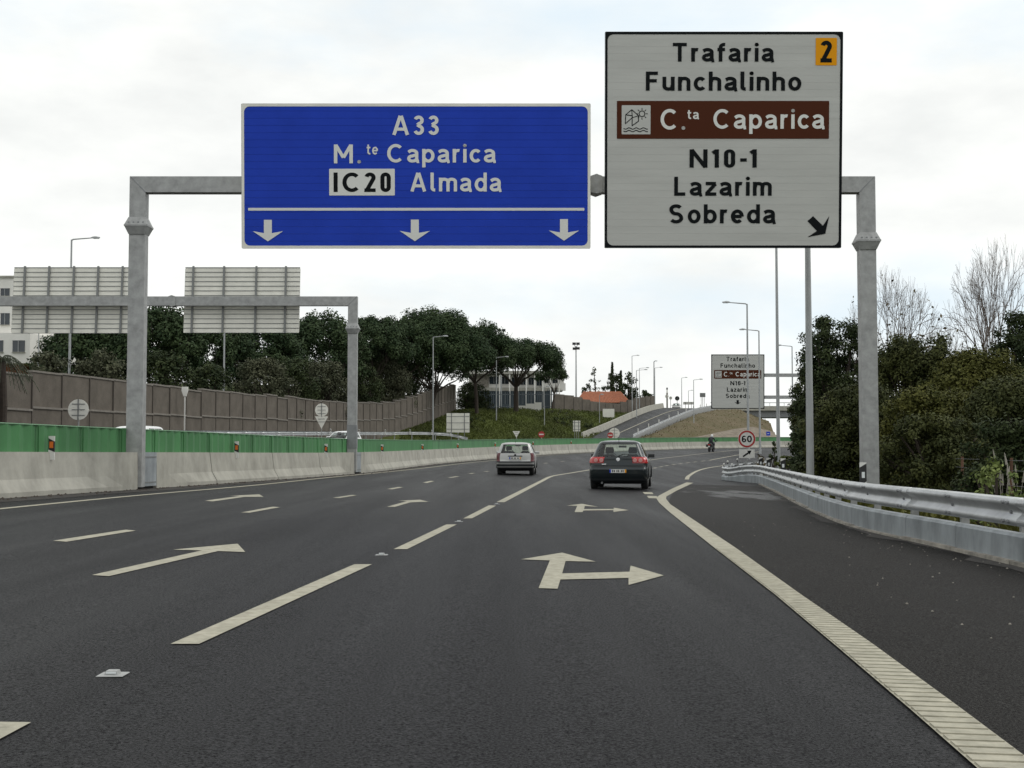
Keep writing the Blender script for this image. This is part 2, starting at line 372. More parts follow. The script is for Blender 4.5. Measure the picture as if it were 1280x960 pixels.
for q in ([(115, 719.5), (136, 721), (272.5, 689.5), (306.7, 690.7), (297, 680.2), (216, 687.7), (252.5, 688.7)],
          [(483.7, 633.8), (493.7, 633.9), (513, 628.3), (535.7, 627.4), (525, 624.9), (497.5, 626.2), (508.7, 626.8)],
          [(256, 626.2), (266, 627.1), (306, 621.4), (329.5, 621.4), (324, 618.2), (287, 620), (300, 620.2)],
          [(673.2, 736), (697, 736.7), (700.5, 725.2), (785.7, 723.2), (785.7, 732), (829.6, 720), (788.3, 707.7), (787, 715.4), (702.7, 717.5), (707, 702), (744.8, 702.7), (702.7, 691.4), (651, 699.8), (687.3, 701.2)],
          [(718.2, 640.5), (728, 640.5), (729.4, 638.5), (766.8, 638), (766.8, 640.3), (785.8, 638), (767.2, 634.9), (767.2, 636.6), (730, 636.7), (731, 632.8), (748, 633.9), (727.7, 630), (708.4, 632.2), (721.6, 632.7)]):
    pix_poly('lane_arrow', q)
Le = [(1320, 1050), (1218, 960), (1137.5, 888.7), (1043.7, 808), (968.7, 744.4), (893.7, 686.2), (837.5, 641.2), (824, 629), (820.3, 623), (823, 620.3), (840, 611.2), (864, 600.6)]
Re = [(1417, 1050), (1297, 960), (1200, 887), (1092, 807.5), (1000.5, 744), (920, 686), (856, 643), (838, 631), (832.5, 624), (833, 621), (846, 613.6), (873.5, 600.6)]
vv = []; ff = []
for i in range(len(Le) - 1):
    for k in range(4):
        t = k / 4
        for e in (Le, Re):
            p = gp(*[e[i][j] + (e[i + 1][j] - e[i][j]) * t for j in (0, 1)]); vv.append((p.x, p.y, surf(p.x, p.y) + 0.010))
for i in range(len(vv) // 2 - 1): ff.append((2 * i, 2 * i + 1, 2 * i + 3, 2 * i + 2))
MB().add(vv, ff).build('edge_line', M['paint'], road)
# shoulder sheet between the edge line and the guardrail
RE = [gp(*p) for p in Re[:8]]; SY = [p.y for p in RE]; SX = [p.x for p in RE]
SYm = [p.y for p in RE] + [gp(846, 613.6).y, gp(873.5, 600.6).y, 50]; SXm = SX + [gp(846, 613.6).x, gp(873.5, 600.6).x, gp(880, 598).x]
def sh_left(y): return float(np.interp(y, SYm, SXm)) if y > SYm[0] else SXm[0] + (y - SYm[0]) * (SXm[1] - SXm[0]) / (SYm[1] - SYm[0])
struct(sheet('road_shoulder', list(np.arange(-14, 48.1, 1.0)), lambda y: sh_left(y) - 0.08, lambda y: max(road_right(y) + 0.02, sh_left(y) + 0.3), lambda x, y: surf(x, y) + 0.004, M['shoulder'], 4))
# raised rumble bars across the near part of the edge line
me = MB().box((0, 0, 0), (1, 0.085, 0.008)).mesh('rumble_bar', M['paint'])
LE = [gp(*p) for p in Le[:8]]; LX = [p.x for p in LE]; LY = [p.y for p in LE]
y = 4.2
while y < 15.5:
    a, b = float(np.interp(y, LY, LX)), float(np.interp(y, SY, SX)); x = (a + b) / 2
    o = link('rumble_bar', me, road); o.location = (x, y, surf(x, y) + 0.013); o.scale = (b - a - 0.02, 1, 1); o.rotation_euler = (0, math.atan(0.022), R(-4))
    y += 0.115
stripe('edge_line', [(858.5, 599.5), (861, 595), (871, 589), (886.6, 584.7), (908, 581.6), (922, 579.3)], 0.18)
stripe('edge_line', [(886.6, 575.5), (905, 571.9), (923.5, 568.7), (950, 564.5)], 0.18)
stripe('edge_line', [(625.5, 628), (643, 619), (660, 610.3), (676, 602), (690, 595.4), (712, 591.6), (735, 587.8), (770, 581.9), (815, 574.8), (850, 570.4), (883, 566.6), (925, 562.3)], 0.17)
pl = []
for d in np.arange(0, BARRIER.len - 2, 4.0):
    p, t, r = BARRIER.at(d); pl.append(p + r * 1.42)
pe = [gp(x, y) for x, y in ((-60, 642.5), (0, 636.3), (90, 627.4), (180, 618.8), (320, 606.6), (440, 594.3), (560, 581.6))]
stripe('edge_line', [pe[0] + (pe[0] - pe[1]).normalized() * 14] + pe + [q for q in pl if q.y > pe[-1].y + 8], 0.16, ground=False)
# gutter strip of dirt along the barrier foot
vv = []; ff = []
for d in np.arange(6, BARRIER.len - 2, 2.0):
    p, t, r = BARRIER.at(d)
    for o in (0.2, 0.98 + 0.09 * math.sin(d * 0.9) + 0.05 * math.sin(d * 2.7)):
        q = p + r * o; vv.append((q.x, q.y, surf(q.x, q.y) + 0.005))
for i in range(len(vv) // 2 - 1): ff.append((2 * i, 2 * i + 1, 2 * i + 3, 2 * i + 2))
struct(MB().add(vv, ff).build('gutter', M['gutter']))

# ------------------------------------------------------------------ road studs
for i, (px, py) in enumerate(((141, 844), (477, 694), (573.5, 652.3), (621, 630.4))):
    p = gp(px, py); t = thing('road_stud', 'small white reflective road stud between lane dashes, %s nearest the camera' % (ORD[i] if i else 'the one'), 'road stud', p, 0, 'road studs on the lane line')
    MB().rings([[(x * a, y * a, z) for x, y in ((-.05, -.05), (.05, -.05), (.05, .05), (-.05, .05))] for a, z in ((1.25, 0.003), (1.2, .006), (.62, .007), (.5, .024))]).build('stud_body', M['galv'], t, world=False)
    MB().box((0, -.03, .016), (.045, .006, .008)).build('reflector', M['lens'], t, world=False)

# ------------------------------------------------------------------ concrete median barrier
def bar_px(px, off=0.0):                               # distance along the barrier seen in column px
    return min(np.arange(5, 120, .1), key=lambda s: abs(640 + FPX * (BARRIER.at(s)[0].x + off) / BARRIER.at(s)[0].y - px))
GANTRY_Y, GANTRY2_Y = BARRIER.at(bar_px(171))[0].y - .55, BARRIER.at(bar_px(440))[0].y - .8
dG, dG2 = bar_px(185.5, .3), bar_px(448, .3)
print('GANTRY', GANTRY_Y, GANTRY2_Y)
JER = [(-.31, -.3), (-.31, .09), (-.17, .33), (-.10, .86), (.10, .86), (.17, .33), (.31, .09), (.31, -.3)]
WIDE = [(-.31, -.3), (-.31, .09), (-.31, .33), (-.30, .86), (.30, .86), (.31, .33), (.31, .09), (.31, -.3)]
def jersey(d):
    k = max(1 - sm(1.2, 3.8, abs(d - c)) for c in (dG, dG2))
    return [(a[0] + (b[0] - a[0]) * k, a[1]) for a, b in zip(JER, WIDE)]
p0 = BARRIER.at(2)[0]
bar = thing('concrete_barrier', 'long pale concrete median barrier with sloping foot left of the lanes', 'barrier', p0)
cuts = []; d = 0.5
while d < BARRIER.len - 6: cuts.append(d); d += 6.0
cuts.append(BARRIER.len - 0.5)
for c in (dG, dG2):
    cuts = [x for x in cuts if abs(x - c) > 2.9] + [c - 0.55, c + 0.55]
cuts.sort()
for a, b in zip(cuts, cuts[1:]):
    if abs((a + b) / 2 - dG) < 0.1 or abs((a + b) / 2 - dG2) < 0.1: continue
    loft(BARRIER, a + 0.028, b - 0.028, jersey, 0.8).build('barrier_segment', M['concrete'], bar)
loft(BARRIER, 0.5, BARRIER.len - 0.6, [(-.22, -.3), (-.22, .07), (.22, .07), (.22, -.3)], 2).build('footing', M['gutter'], bar)
for c, lab in ((dG, 'grey steel cover plate set in the barrier at the near gantry post'), (dG2, 'grey steel cover plate set in the barrier at the far gantry post')):
    p, t, r = BARRIER.at(c); q = p + r * 0.10
    th = thing('steel_cover_plate', lab, 'cover plate', q, -math.atan2(t.x, t.y), 'steel covers in the median barrier')
    MB().box((0.03, 0, .46), (.38, 1.06, .80)).build('cover', M['plate'], th, world=False)
    for z in (.15, .75):
        MB().box((.225, 0, z), (.012, .98, .03)).build('fold', M['rib'], th, world=False)
# green anti-glare screen
scr = thing('anti_glare_screen', 'green corrugated anti glare screen standing on the concrete median barrier', 'screen', p0 + Vector((0, 0, .86)))
d = 0.6
while d < BARRIER.len - 3:
    e = d + 2.0
    def prof(dd): 
        o = 0.022 if int(round((dd - d) / 0.25)) % 2 else -0.022
        return [(o - .008, .845), (o - .008, 1.40), (o + .008, 1.40), (o + .008, .845)]
    loft(BARRIER, d + .012, e - .012, prof, 0.25 if d < 90 else 1.0).build('screen_panel', M['green'], scr)
    loft(BARRIER, d + .006, e - .006, [(-.035, 1.40), (-.035, 1.418), (.035, 1.418), (.035, 1.40)], 1.0).build('top_rail', M['greentop'], scr)
    if d < 70:
        p, t, r = BARRIER.at(d); q = p + r * 0.05
        MB().box((q.x, q.y, q.z + 1.12), (.03, .03, .55), -math.atan2(t.x, t.y)).build('screen_post', M['green'], scr)
    d = e
# reflectors on the barrier
spots = [(57, 'nearest the left picture edge')] + [(290, 'between the two gantry posts, nearer post side'), (404, 'just left of the far gantry post'), (474, 'just right of the far gantry post'), (525, 'second right of the far gantry post'), (570, 'third right of the far gantry post'), (617, 'just left of the silver car roof'), (664, 'just right of the silver car roof'), (712, 'midway between the two cars')]
for px, lab in spots:
    best = min(np.arange(1, BARRIER.len - 2, 0.25), key=lambda s: abs(640 + FPX * BARRIER.at(s)[0].x / BARRIER.at(s)[0].y - px))
    p, t, r = BARRIER.at(best); q = p + r * 0.135
    th = thing('barrier_reflector', 'amber reflector post on barrier, ' + lab, 'reflector', q + Vector((0, 0, .84)), -math.atan2(t.x, t.y) + R(8), 'amber reflectors on the median barrier')
    MB().prism_y([(-.06, .16), (-.06, .30), (.06, .235), (.06, .02), (-.06, .07)], -.02, .02).build('black_panel', M['black'], th, world=False)
    MB().prism_y([(-.06, .30), (-.06, .345), (.06, .345), (.06, .235)], -.018, .018).build('white_cap', M['delin'], th, world=False)
    MB().prism_y([(-.06, -.14), (-.06, .07), (.06, .02), (.06, -.14)], -.018, .018).build('bracket', M['delin'], th, world=False)
    MB().box((0.0, -.024, .165), (.075, .012, .13)).build('amber_lens', M['amber'], th, world=False)

# ------------------------------------------------------------------ right guardrail
gr = thing('guardrail', 'galvanised double wave guardrail with steel skirt ending in a round nose', 'guardrail', RAIL.at(10)[0])
W = [(0.02, .715), (-.055, .695), (-.075, .66), (-.065, .625), (-.012, .585), (-.008, .555), (-.012, .535), (-.065, .49), (-.075, .455), (-.055, .42), (0.0, .405), (.004, .409), (-.05, .425), (-.069, .457), (-.06, .487), (-.006, .535), (-.002, .555), (-.006, .583), (-.06, .628), (-.069, .66), (-.051, .69), (.02, .711)]
d = 0.0; k = 0
bolt = MB().tube((0, 0, 0), (-.022, 0, 0), .022, .018, 8).mesh('bolt', M['galvd'])
while d < RAIL.len - 1.0:
    e = min(d + 4.0, RAIL.len); off = 0.004 * (k % 2)
    loft(RAIL, d, e + 0.0, [(a - off, b) for a, b in W], 0.35).build('wave_rail', M['rail'], gr, smooth=True)
    for h in (0, 2.0):
        if d + h > RAIL.len - .5: continue
        loft(RAIL, d + h + .006, min(d + h + 2.0, RAIL.len) - .006, [(-.085 - off, .02), (-.085 - off, .305), (-.06 - off, .335), (.05, .338), (.05, .330), (-.055 - off, .327), (-.077 - off, .30), (-.077 - off, .02)], 0.35).build('skirt_plate', M['plate'], gr)
        p, t, r = RAIL.at(d + h + .3); rz = -math.atan2(t.x, t.y)
        q = p + r * .13
        MB().box((q.x, q.y, q.z + .33), (.10, .06, .72), rz).build('post', M['galv'], gr)
        q = p + r * .045
        MB().box((q.x, q.y, q.z + .55), (.08, .10, .14), rz).build('spacer', M['galvd'], gr)
        for z, o in ((.555, -.012), (.66, -.078), (.455, -.078)):
            for s in ((-.07, .07) if z != .555 else (0,)):
                pp, tt, r2 = RAIL.at(d + h + .3 + s); b = link('bolt', bolt, gr, True); b.location = pp + r2 * (o + .002) + Vector((0, 0, z)); b.rotation_euler = (0, 0, rz)
    d = e; k += 1
kerbp = thing('edge_kerb', 'low dirty concrete kerb strip beneath the right guardrail', 'kerb', RAIL.at(4)[0])
kend = RAIL.near(k0.y) - 1
d = 0.0; rnd = random.Random(5)
while d < kend:
    loft(RAIL, d + .01, min(d + 1.0, kend) - .01, [(-.16 + rnd.uniform(-.015, .015), -.1), (-.15, .045 + rnd.uniform(-.015, .01)), (.3, .05), (.3, -.1)], 0.5).build('kerb_stone', M['kerb'], kerbp); d += 1.0
vv = []; ff = []
for d in np.arange(0, kend, .5):
    p, t, r = RAIL.at(d); wob = .30 + .10 * math.sin(d * 1.3) + .07 * math.sin(d * 3.1 + 1) + .05 * math.sin(d * 7.7)
    for o in (-wob, .0):
        q = p + r * o; vv.append((q.x, q.y, surf(q.x, q.y) + 0.008))
for i in range(len(vv) // 2 - 1): ff.append((2 * i, 2 * i + 1, 2 * i + 3, 2 * i + 2))
struct(MB().add(vv, ff).build('shoulder_dirt', M['gutter']))
# verge behind the rail
def vz(x, y): return surf(x, y) + 0.01
vl = lambda y: road_right(y) - 0.05
struct(sheet('verge', list(np.arange(-14, 47, 1.5)), vl, lambda y: vl(y) + 22, vz, M['soil'], 10))
# ------------------------------------------------------------------ lettering and signs
def glyph(ch, s):
    """road sign letters drawn as pen strokes: (list of polylines, ink width); cap height 1, pen half width s"""
    xh = .73; S = []
    def arc(cx, cy, rx, ry, a0, a1, n=16): return [(cx + rx * math.cos(R(a0 + (a1 - a0) * k / n)), cy + ry * math.sin(R(a0 + (a1 - a0) * k / n))) for k in range(n + 1)]
    ow = .60; orx = ow / 2 - s; ory = xh / 2 - s; oc = (ow / 2, xh / 2); w = .5
    if ch in 'o': S = [arc(*oc, orx, ory, 0, 360, 28)]; w = ow
    elif ch == 'c': S = [arc(*oc, orx, ory, 42, 318, 22)]; w = .54
    elif ch == 'e': S = [[(s * .6, xh * .5), (ow - s * 1.2, xh * .5)], arc(*oc, orx, ory, -2, 315, 24)]; w = ow
    elif ch == 'a':
        S = [[(.06, xh - .17)] + arc(.26, xh - .23, .22 - s * .2, .23 - s, 150, 0, 12) + [(.48 - s * .2, .16), (.52, .05), (.58, s * .7)], [(.46, xh * .58)] + arc(.24, .215, .24 - s, .215 - s, 90, 270, 14) + [(.36, s * 1.15), (.46, .17)]]; w = .58
    elif ch in 'nh':
        S = [[(s, 0), (s, 1 if ch == 'h' else xh)], [(s * 1.2, xh * .62)] + arc(.285, xh - .235, .285 - s, .235 - s, 150, 0, 12) + [(.57 - s, 0)]]; w = .57
    elif ch == 'm':
        S = [[(s, 0), (s, xh)], [(s * 1.2, xh * .62)] + arc(.265, xh - .215, .265 - s, .215 - s, 150, 0, 12) + [(.53 - s, 0)], [(.53 - s * .8, xh * .62)] + arc(.265 + .53 - 2 * s, xh - .215, .265 - s, .215 - s, 150, 0, 12) + [(1.06 - 3 * s, 0)]]; w = 1.06 - 2 * s
    elif ch == 'u': S = [[(s, xh)] + arc(.28, .235, .28 - s, .235 - s, 180, 330, 12) + [(.56 - s * 1.2, xh * .40)], [(.56 - s, xh), (.56 - s, 0)]]; w = .56
    elif ch == 'r': S = [[(s, 0), (s, xh)], [(s * 1.2, xh * .58)] + arc(.27, xh - .26, .27 - s, .26 - s, 160, 72, 8)]; w = .36
    elif ch == 't': S = [[(.15, .93), (.15, .22)] + arc(.15 + .17, .22, .17, .22 - s, 180, 285, 9), [(0, xh - s), (.37, xh - s)]]; w = .39
    elif ch == 'f': S = [[(.15, 0), (.15, .76)] + arc(.15 + .17, .76, .17, .24 - s, 180, 75, 9), [(0, xh - s), (.36, xh - s)]]; w = .38
    elif ch == 'i': S = [[(s, 0), (s, xh)], arc(s, 1 - s * 1.05, s * .56, s * .56, 0, 360, 12)]; w = 2 * s
    elif ch == 'l': S = [[(s, 1), (s, .18)] + arc(s + .13, .18, .13, .18 - s, 180, 280, 8)]; w = .27
    elif ch in 'bd':
        S = [[(s, 1), (s, 0)], [(s * 1.3, xh * .66)] + arc(.30, xh / 2, .30 - s, ory, 145, -145, 20) + [(s * 1.3, xh * .34)]]; w = .60
        if ch == 'd': S = [[(.60 - x, y) for x, y in p] for p in S]
    elif ch == 'p': S = [[(s, xh), (s, -.26)], [(s * 1.3, xh * .66)] + arc(.30, xh / 2, .30 - s, ory, 145, -145, 20) + [(s * 1.3, xh * .34)]]; w = .60
    elif ch == 'z': S = [[(.02, xh - s), (.50, xh - s)], [(.47, xh - s * 1.3), (.06, s * 1.3)], [(0, s), (.52, s)]]; w = .52
    elif ch == 'C': S = [arc(.42, .5, .42 - s, .5 - s, 46, 314, 26)]; w = .76
    elif ch == 'S': S = [arc(.33, .735, .29 - s * .7, .265 - s, 30, 180, 12) + arc(.33, .735, .29 - s * .7, .235, 180, 262, 6)[1:] + arc(.33, .27, .33 - s, .235, 82, 0, 6) + arc(.33, .27, .33 - s, .27 - s, 0, -150, 14)[1:]]; w = .66
    elif ch == 'L': S = [[(s, 1), (s, 0)], [(s, s), (.52, s)]]; w = .52
    elif ch == 'T': S = [[(0, 1 - s), (.66, 1 - s)], [(.33, 1 - s), (.33, 0)]]; w = .66
    elif ch == 'F': S = [[(s, 1), (s, 0)], [(s, 1 - s), (.55, 1 - s)], [(s, .52), (.50, .52)]]; w = .55
    elif ch == 'N': S = [[(s, 0), (s, 1)], [(s * .9, 1 - s * .2), (.74 - s * .9, s * .2)], [(.74 - s, 0), (.74 - s, 1)]]; w = .74
    elif ch == 'A': S = [[(s * 1.05, 0), (.38, 1 - s * .1)], [(.42, 1 - s * .1), (.80 - s * 1.05, 0)], [(.2, .30), (.6, .30)]]; w = .80
    elif ch == 'M': S = [[(s, 0), (s, 1)], [(s * 1.1, 1 - s * .3), (.44, .30)], [(.44, .30), (.88 - s * 1.1, 1 - s * .3)], [(.88 - s, 0), (.88 - s, 1)]]; w = .88
    elif ch == 'I': S = [[(s, 0), (s, 1)]]; w = 2 * s
    elif ch == '1': S = [[(.26 - s, 0), (.26 - s, 1)], [(.0, .80), (.26 - s, .93)]]; w = .26
    elif ch == '0': S = [arc(.23, .75, .23 - s, .25 - s, 180, 0, 12) + arc(.23, .25, .23 - s, .25 - s, 0, -180, 12) + [(s, .75)]]; w = .46
    elif ch == '6': S = [arc(.28, .30, .28 - s, .30 - s, 180, 540, 26), [(s, .30), (s * 1.05, .56)] + arc(.30, .56, .30 - s * 1.05, .44 - s, 180, 48, 12)]; w = .56
    elif ch == '2': S = [arc(.25, .74, .25 - s, .26 - s, 165, -35, 14) + [(s * 1.2, s)], [(0, s), (.50, s)]]; w = .50
    elif ch == '3': S = [arc(.23, .755, .23 - s * .9, .245 - s, 160, -80, 14) + [(.17, .52)], [(.17, .52)] + arc(.23, .27, .25 - s, .27 - s, 82, -160, 16)]; w = .48
    elif ch == 'O': S = [arc(.31, .5, .31 - s, .5 - s, 0, 360, 30)]; w = .62
    elif ch == '-': S = [[(0, .42), (.27, .42)]]; w = .27
    elif ch == '.': S = [arc(s, s, s * .56, s * .56, 0, 360, 12)]; w = 2 * s
    return S, w
def text_tris(t, bold):
    s = .068 + bold * .9; V = []; F = []; x = 0.0; lay = 0
    for ch in t:
        S, w = glyph(ch, s)
        for P in S:
            n = len(P); k = len(V); lay += 1; closed = abs(P[0][0] - P[-1][0]) + abs(P[0][1] - P[-1][1]) < 1e-6
            dot = ch in 'i.' and closed; hw = s * .56 if dot else s
            for a in range(n):
                p = Vector((*P[a], 0)); q0 = Vector((*P[(a - 1) if a else (n - 2 if closed else 0)], 0)); q1 = Vector((*P[(a + 1) if a < n - 1 else (1 if closed else n - 1)], 0))
                d0 = (p - q0).normalized() if (p - q0).length > 1e-9 else (q1 - p).normalized(); d1 = (q1 - p).normalized() if (q1 - p).length > 1e-9 else d0
                d = (d0 + d1).normalized(); nrm = Vector((-d.y, d.x, 0)); m = hw / max(.6, nrm.dot(Vector((-d0.y, d0.x, 0))))
                V += [Vector((p.x + x, p.y, lay)) + nrm * m, Vector((p.x + x, p.y, lay)) - nrm * m]
            F += [(k + 2 * a, k + 2 * a + 1, k + 2 * a + 3, k + 2 * a + 2) for a in range(n - 1)]
            if dot: F.append(tuple(k + 2 * a + 1 for a in range(n - 1)))
        x += w + (.10 if t == '6O' else .15 + (.06 if ch.isdigit() or ch.isupper() else 0))
    return V, F
def letter(parent, s, box, y, m, bold=0.022, sub=None, th=0.004):
    """flat letters in the parent's local x,z plane filling box = (x0, x1, z0, z1); z0 is the lowest ink"""
    V, F = text_tris(s, bold); xs = [v.x for v in V]; ys_ = [v.y for v in V]
    x0, x1, z0, z1 = box; ax, bx, ay, by = min(xs), max(xs), min(ys_), max(ys_)
    P = [(x0 + (v.x - ax) / (bx - ax) * (x1 - x0), y - .00012 * v.z, z0 + (v.y - ay) / (by - ay) * (z1 - z0)) for v in V]
    mb = MB(); mb.v = P; mb.f = F
    return mb.build('lettering', M[m], parent, world=False)
def rrect(x0, x1, z0, z1, r, n=5):
    P = []
    for cx, cz, a in ((x1 - r, z1 - r, 0), (x0 + r, z1 - r, 90), (x0 + r, z0 + r, 180), (x1 - r, z0 + r, 270)):
        for k in range(n + 1): t = R(a + 90 * k / n); P.append((cx + r * math.cos(t), cz + r * math.sin(t)))
    return P
def flat(parent, name, poly, y, m):
    return MB().add([(a, y, b) for a, b in poly], [tuple(reversed(range(len(poly))))]).build(name, M[m], parent, world=False)
def frame_ring(parent, name, outer, inner, y, m):
    n = len(outer); P = [(a, y, b) for a, b in outer + inner]
    return MB().add(P, [(i, n + i, n + (i + 1) % n, (i + 1) % n) for i in range(n)]).build(name, M[m], parent, world=False)
class Sign:
    """sign board laid out in photograph pixels, hung at depth Y; local metres = pixels / ppm"""
    def __init__(s, name, label, x0, x1, y0, y1, Y, tilt, face, group=None, plank=9.0, rz=0.0):
        s.cx, s.cy = (x0 + x1) / 2, (y0 + y1) / 2; c = at(s.cx, s.cy, Y); s.ppm = (x1 - x0) / (at(x1, s.cy, Y) - at(x0, s.cy, Y)).length
        s.o = thing(name, label, 'sign', c, rz, group); s.o.rotation_euler = (R(tilt), 0, rz); s.box = (x0, x1, y0, y1)
        W2, H2 = (x1 - x0) / 2 / s.ppm, (y1 - y0) / 2 / s.ppm; s.W2, s.H2 = W2, H2
        n = max(2, int(round((y1 - y0) / plank))); h = 2 * H2 / n
        me = MB().box((0, 0.02, 0), (2 * W2 - .012, .04, h - (.004 if face == 'blue' else .0014))).mesh('panel_plank', M[face])
        for k in range(n):
            o = link('panel_plank', me, s.o); o.location = (0, 0, -H2 + h * (k + .5))
        MB().box((0, .035, 0), (2 * W2 - .03, .02, 2 * H2 - .02)).build('back_sheet', M['alu'], s.o, world=False)
    def X(s, px): return (px - s.cx) / s.ppm
    def Z(s, py): return (s.cy - py) / s.ppm
    def poly(s, name, pts, y, m): return flat(s.o, name, [(s.X(a), s.Z(b)) for a, b in pts][::-1], y, m)
    def rect(s, name, x0, x1, y0, y1, y, m): return flat(s.o, name, rrect(s.X(x0), s.X(x1), s.Z(y1), s.Z(y0), .015, 2), y, m)
    def text(s, t, x0, x1, y0, y1, m, y=-.010, bold=0.022): return letter(s.o, t, (s.X(x0), s.X(x1), s.Z(y1), s.Z(y0)), y, m, bold)
    def border(s, m, wd, r, gap=0.0):
        W2, H2 = s.W2, s.H2
        frame_ring(s.o, 'border', rrect(-W2, W2, -H2, H2, .03), rrect(-W2 + wd, W2 - wd, -H2 + wd, H2 - wd, r), -.006, m)
        MB().rings([[(a, y, b) for a, b in rrect(-W2 - .004, W2 + .004, -H2 - .004, H2 + .004, .03)] for y in (-.0055, .055)], cap=False).build('edge_trim', M[m], s.o, world=False)
    def ribs(s, xs, beam_dy):
        for px in xs:
            MB().box((s.X(px), .095, 0), (.08, .09, 2 * s.H2 - .1)).build('support_rib', M['galvd'], s.o, world=False)

def white_sign_content(s, T):
    """T maps the near sign's pixels into this sign's pixels"""
    def tx(t, x0, x1, y0, y1, m, **k): a, b = T(x0, y0); c, d = T(x1, y1); s.text(t, a, c, b, d, m, **k)
    def rc(n, x0, x1, y0, y1, y, m): a, b = T(x0, y0); c, d = T(x1, y1); s.rect(n, a, c, b, d, y, m)
    tx('Trafaria', 840.5, 967, 54.5, 79, 'signblack'); tx('Funchalinho', 807, 1001, 90, 115, 'signblack')
    rc('brown_band', 771, 1036, 126.5, 173.5, -.008, 'brown')
    tx('C.', 825.5, 856.5, 136.5, 162.5, 'letterwhite', y=-.012, bold=0.012); tx('ta', 859, 873.5, 138, 149.5, 'letterwhite', y=-.012, bold=0.012)
    tx('Caparica', 891.5, 1030.5, 136.5, 167.5, 'letterwhite', y=-.012, bold=0.012)
    rc('pictogram_board', 777, 813, 132, 168, -.012, 'white')
    tx('N10-1', 862, 946, 186, 210, 'signblack'); tx('Lazarim', 843, 965, 220.5, 245.5, 'signblack'); tx('Sobreda', 837, 970.5, 255, 280, 'signblack')
    def line(name, pts, wpx):
        mb = MB()
        for (a, b), (c, d) in zip(pts, pts[1:]):
            p, q = Vector(T(a, b)), Vector(T(c, d)); n = (q - p).orthogonal().normalized() * wpx * 0.5 * T.k; e = (q - p).normalized() * wpx * .2 * T.k
            P = [p - n - e, q - n + e, q + n + e, p + n - e]; P = [(s.X(v.x), -.0155, s.Z(v.y)) for v in P]
            mb.add(P, [(0, 1, 2, 3)])
        mb.build(name, M['signblack'], s.o, world=False)
    z4 = lambda L_: [(745 + a / 4, 30 + b / 4) for a, b in L_]
    line('umbrella_outline', z4([(146, 500), (148, 455), (178, 430), (212, 460), (212, 487), (180, 510), (180, 460), (148, 455)]), 1.1)
    line('umbrella_outline', z4([(146, 500), (180, 470), (212, 460), (178, 430), (180, 460)]), 1.0)
    line('sun_outline', [(802.3 + 3.6 * math.cos(k * math.pi / 5), 142.6 + 3.6 * math.sin(k * math.pi / 5)) for k in range(11)], 1.1)
    for k in range(8):
        c, d = math.cos(k * math.pi / 4), math.sin(k * math.pi / 4); line('sun_ray', [(802.3 + 4.8 * c, 142.6 + 4.8 * d), (802.3 + 7 * c, 142.6 + 7 * d)], 1.0)
    for oy in (160.8, 164):
        line('wave_line', [(779.5 + k * 1.5, oy + 0.9 * math.sin(k * 1.05)) for k in range(21)], 1.1)
class Tf:
    def __init__(s, f, k): s.f = f; s.k = k
    def __call__(s, a, b): return s.f(a, b)

SY_ = GANTRY_Y - 0.62
ws = Sign('direction_sign', 'large white exit sign for Trafaria with orange number square and diagonal arrow', 756, 1052.5, 41, 309.5, SY_, 5, 'white')
ws.border('signblack', .058, .14); ws.ribs((800, 868, 936, 1004), 0)
white_sign_content(ws, Tf(lambda a, b: (a, b), 1))
ws.rect('exit_number_square', 1018.5, 1045, 48.5, 82.5, -.009, 'orange'); ws.text('2', 1024.5, 1038.7, 52, 79, 'signblack', y=-.013, bold=.03)
ws.poly('arrow', [(1010, 276), (1017, 269.8), (1029.5, 281.8), (1037.3, 269.6), (1032.5, 291.8), (1010.3, 295.9), (1022, 288.3)], -.010, 'signblack')
bs = Sign('direction_sign', 'wide blue overhead sign for A33 Caparica and Almada with three lane arrows', 302, 738, 130, 310.3, SY_, 4, 'blue')
bs.border('alu', .062, .13); bs.ribs((345, 431, 518, 605, 692), 0)
bs.text('A33', 490.5, 548.5, 144.5, 169.5, 'letterwhite', bold=.014); bs.text('M.', 417.5, 451.5, 180.5, 204.5, 'letterwhite', bold=.014); bs.text('te', 458.5, 472.7, 181, 193.3, 'letterwhite', bold=.010)
bs.text('Caparica', 484, 620, 180, 209.3, 'letterwhite', bold=.014); bs.text('Almada', 513, 627, 215.5, 240.2, 'letterwhite', bold=.014)
bs.rect('road_number_plate', 411.5, 493.5, 211, 244.3, -.009, 'letterwhite'); bs.text('IC20', 417, 488.5, 215.7, 240, 'signblack', y=-.013, bold=.026)
bs.rect('divider_line', 310, 730.5, 259.8, 263.2, -.009, 'letterwhite')
for cx, dy in ((334.7, .3), (518.5, 0), (705, -.6)):
    bs.poly('lane_arrow', [(cx - 5, 274.4 + dy), (cx + 5, 274.4 + dy), (cx + 5, 291 + dy), (cx + 19, 288.5 + dy), (cx, 301.3 + dy), (cx - 19, 288.5 + dy), (cx - 5, 291 + dy)], -.010, 'letterwhite')

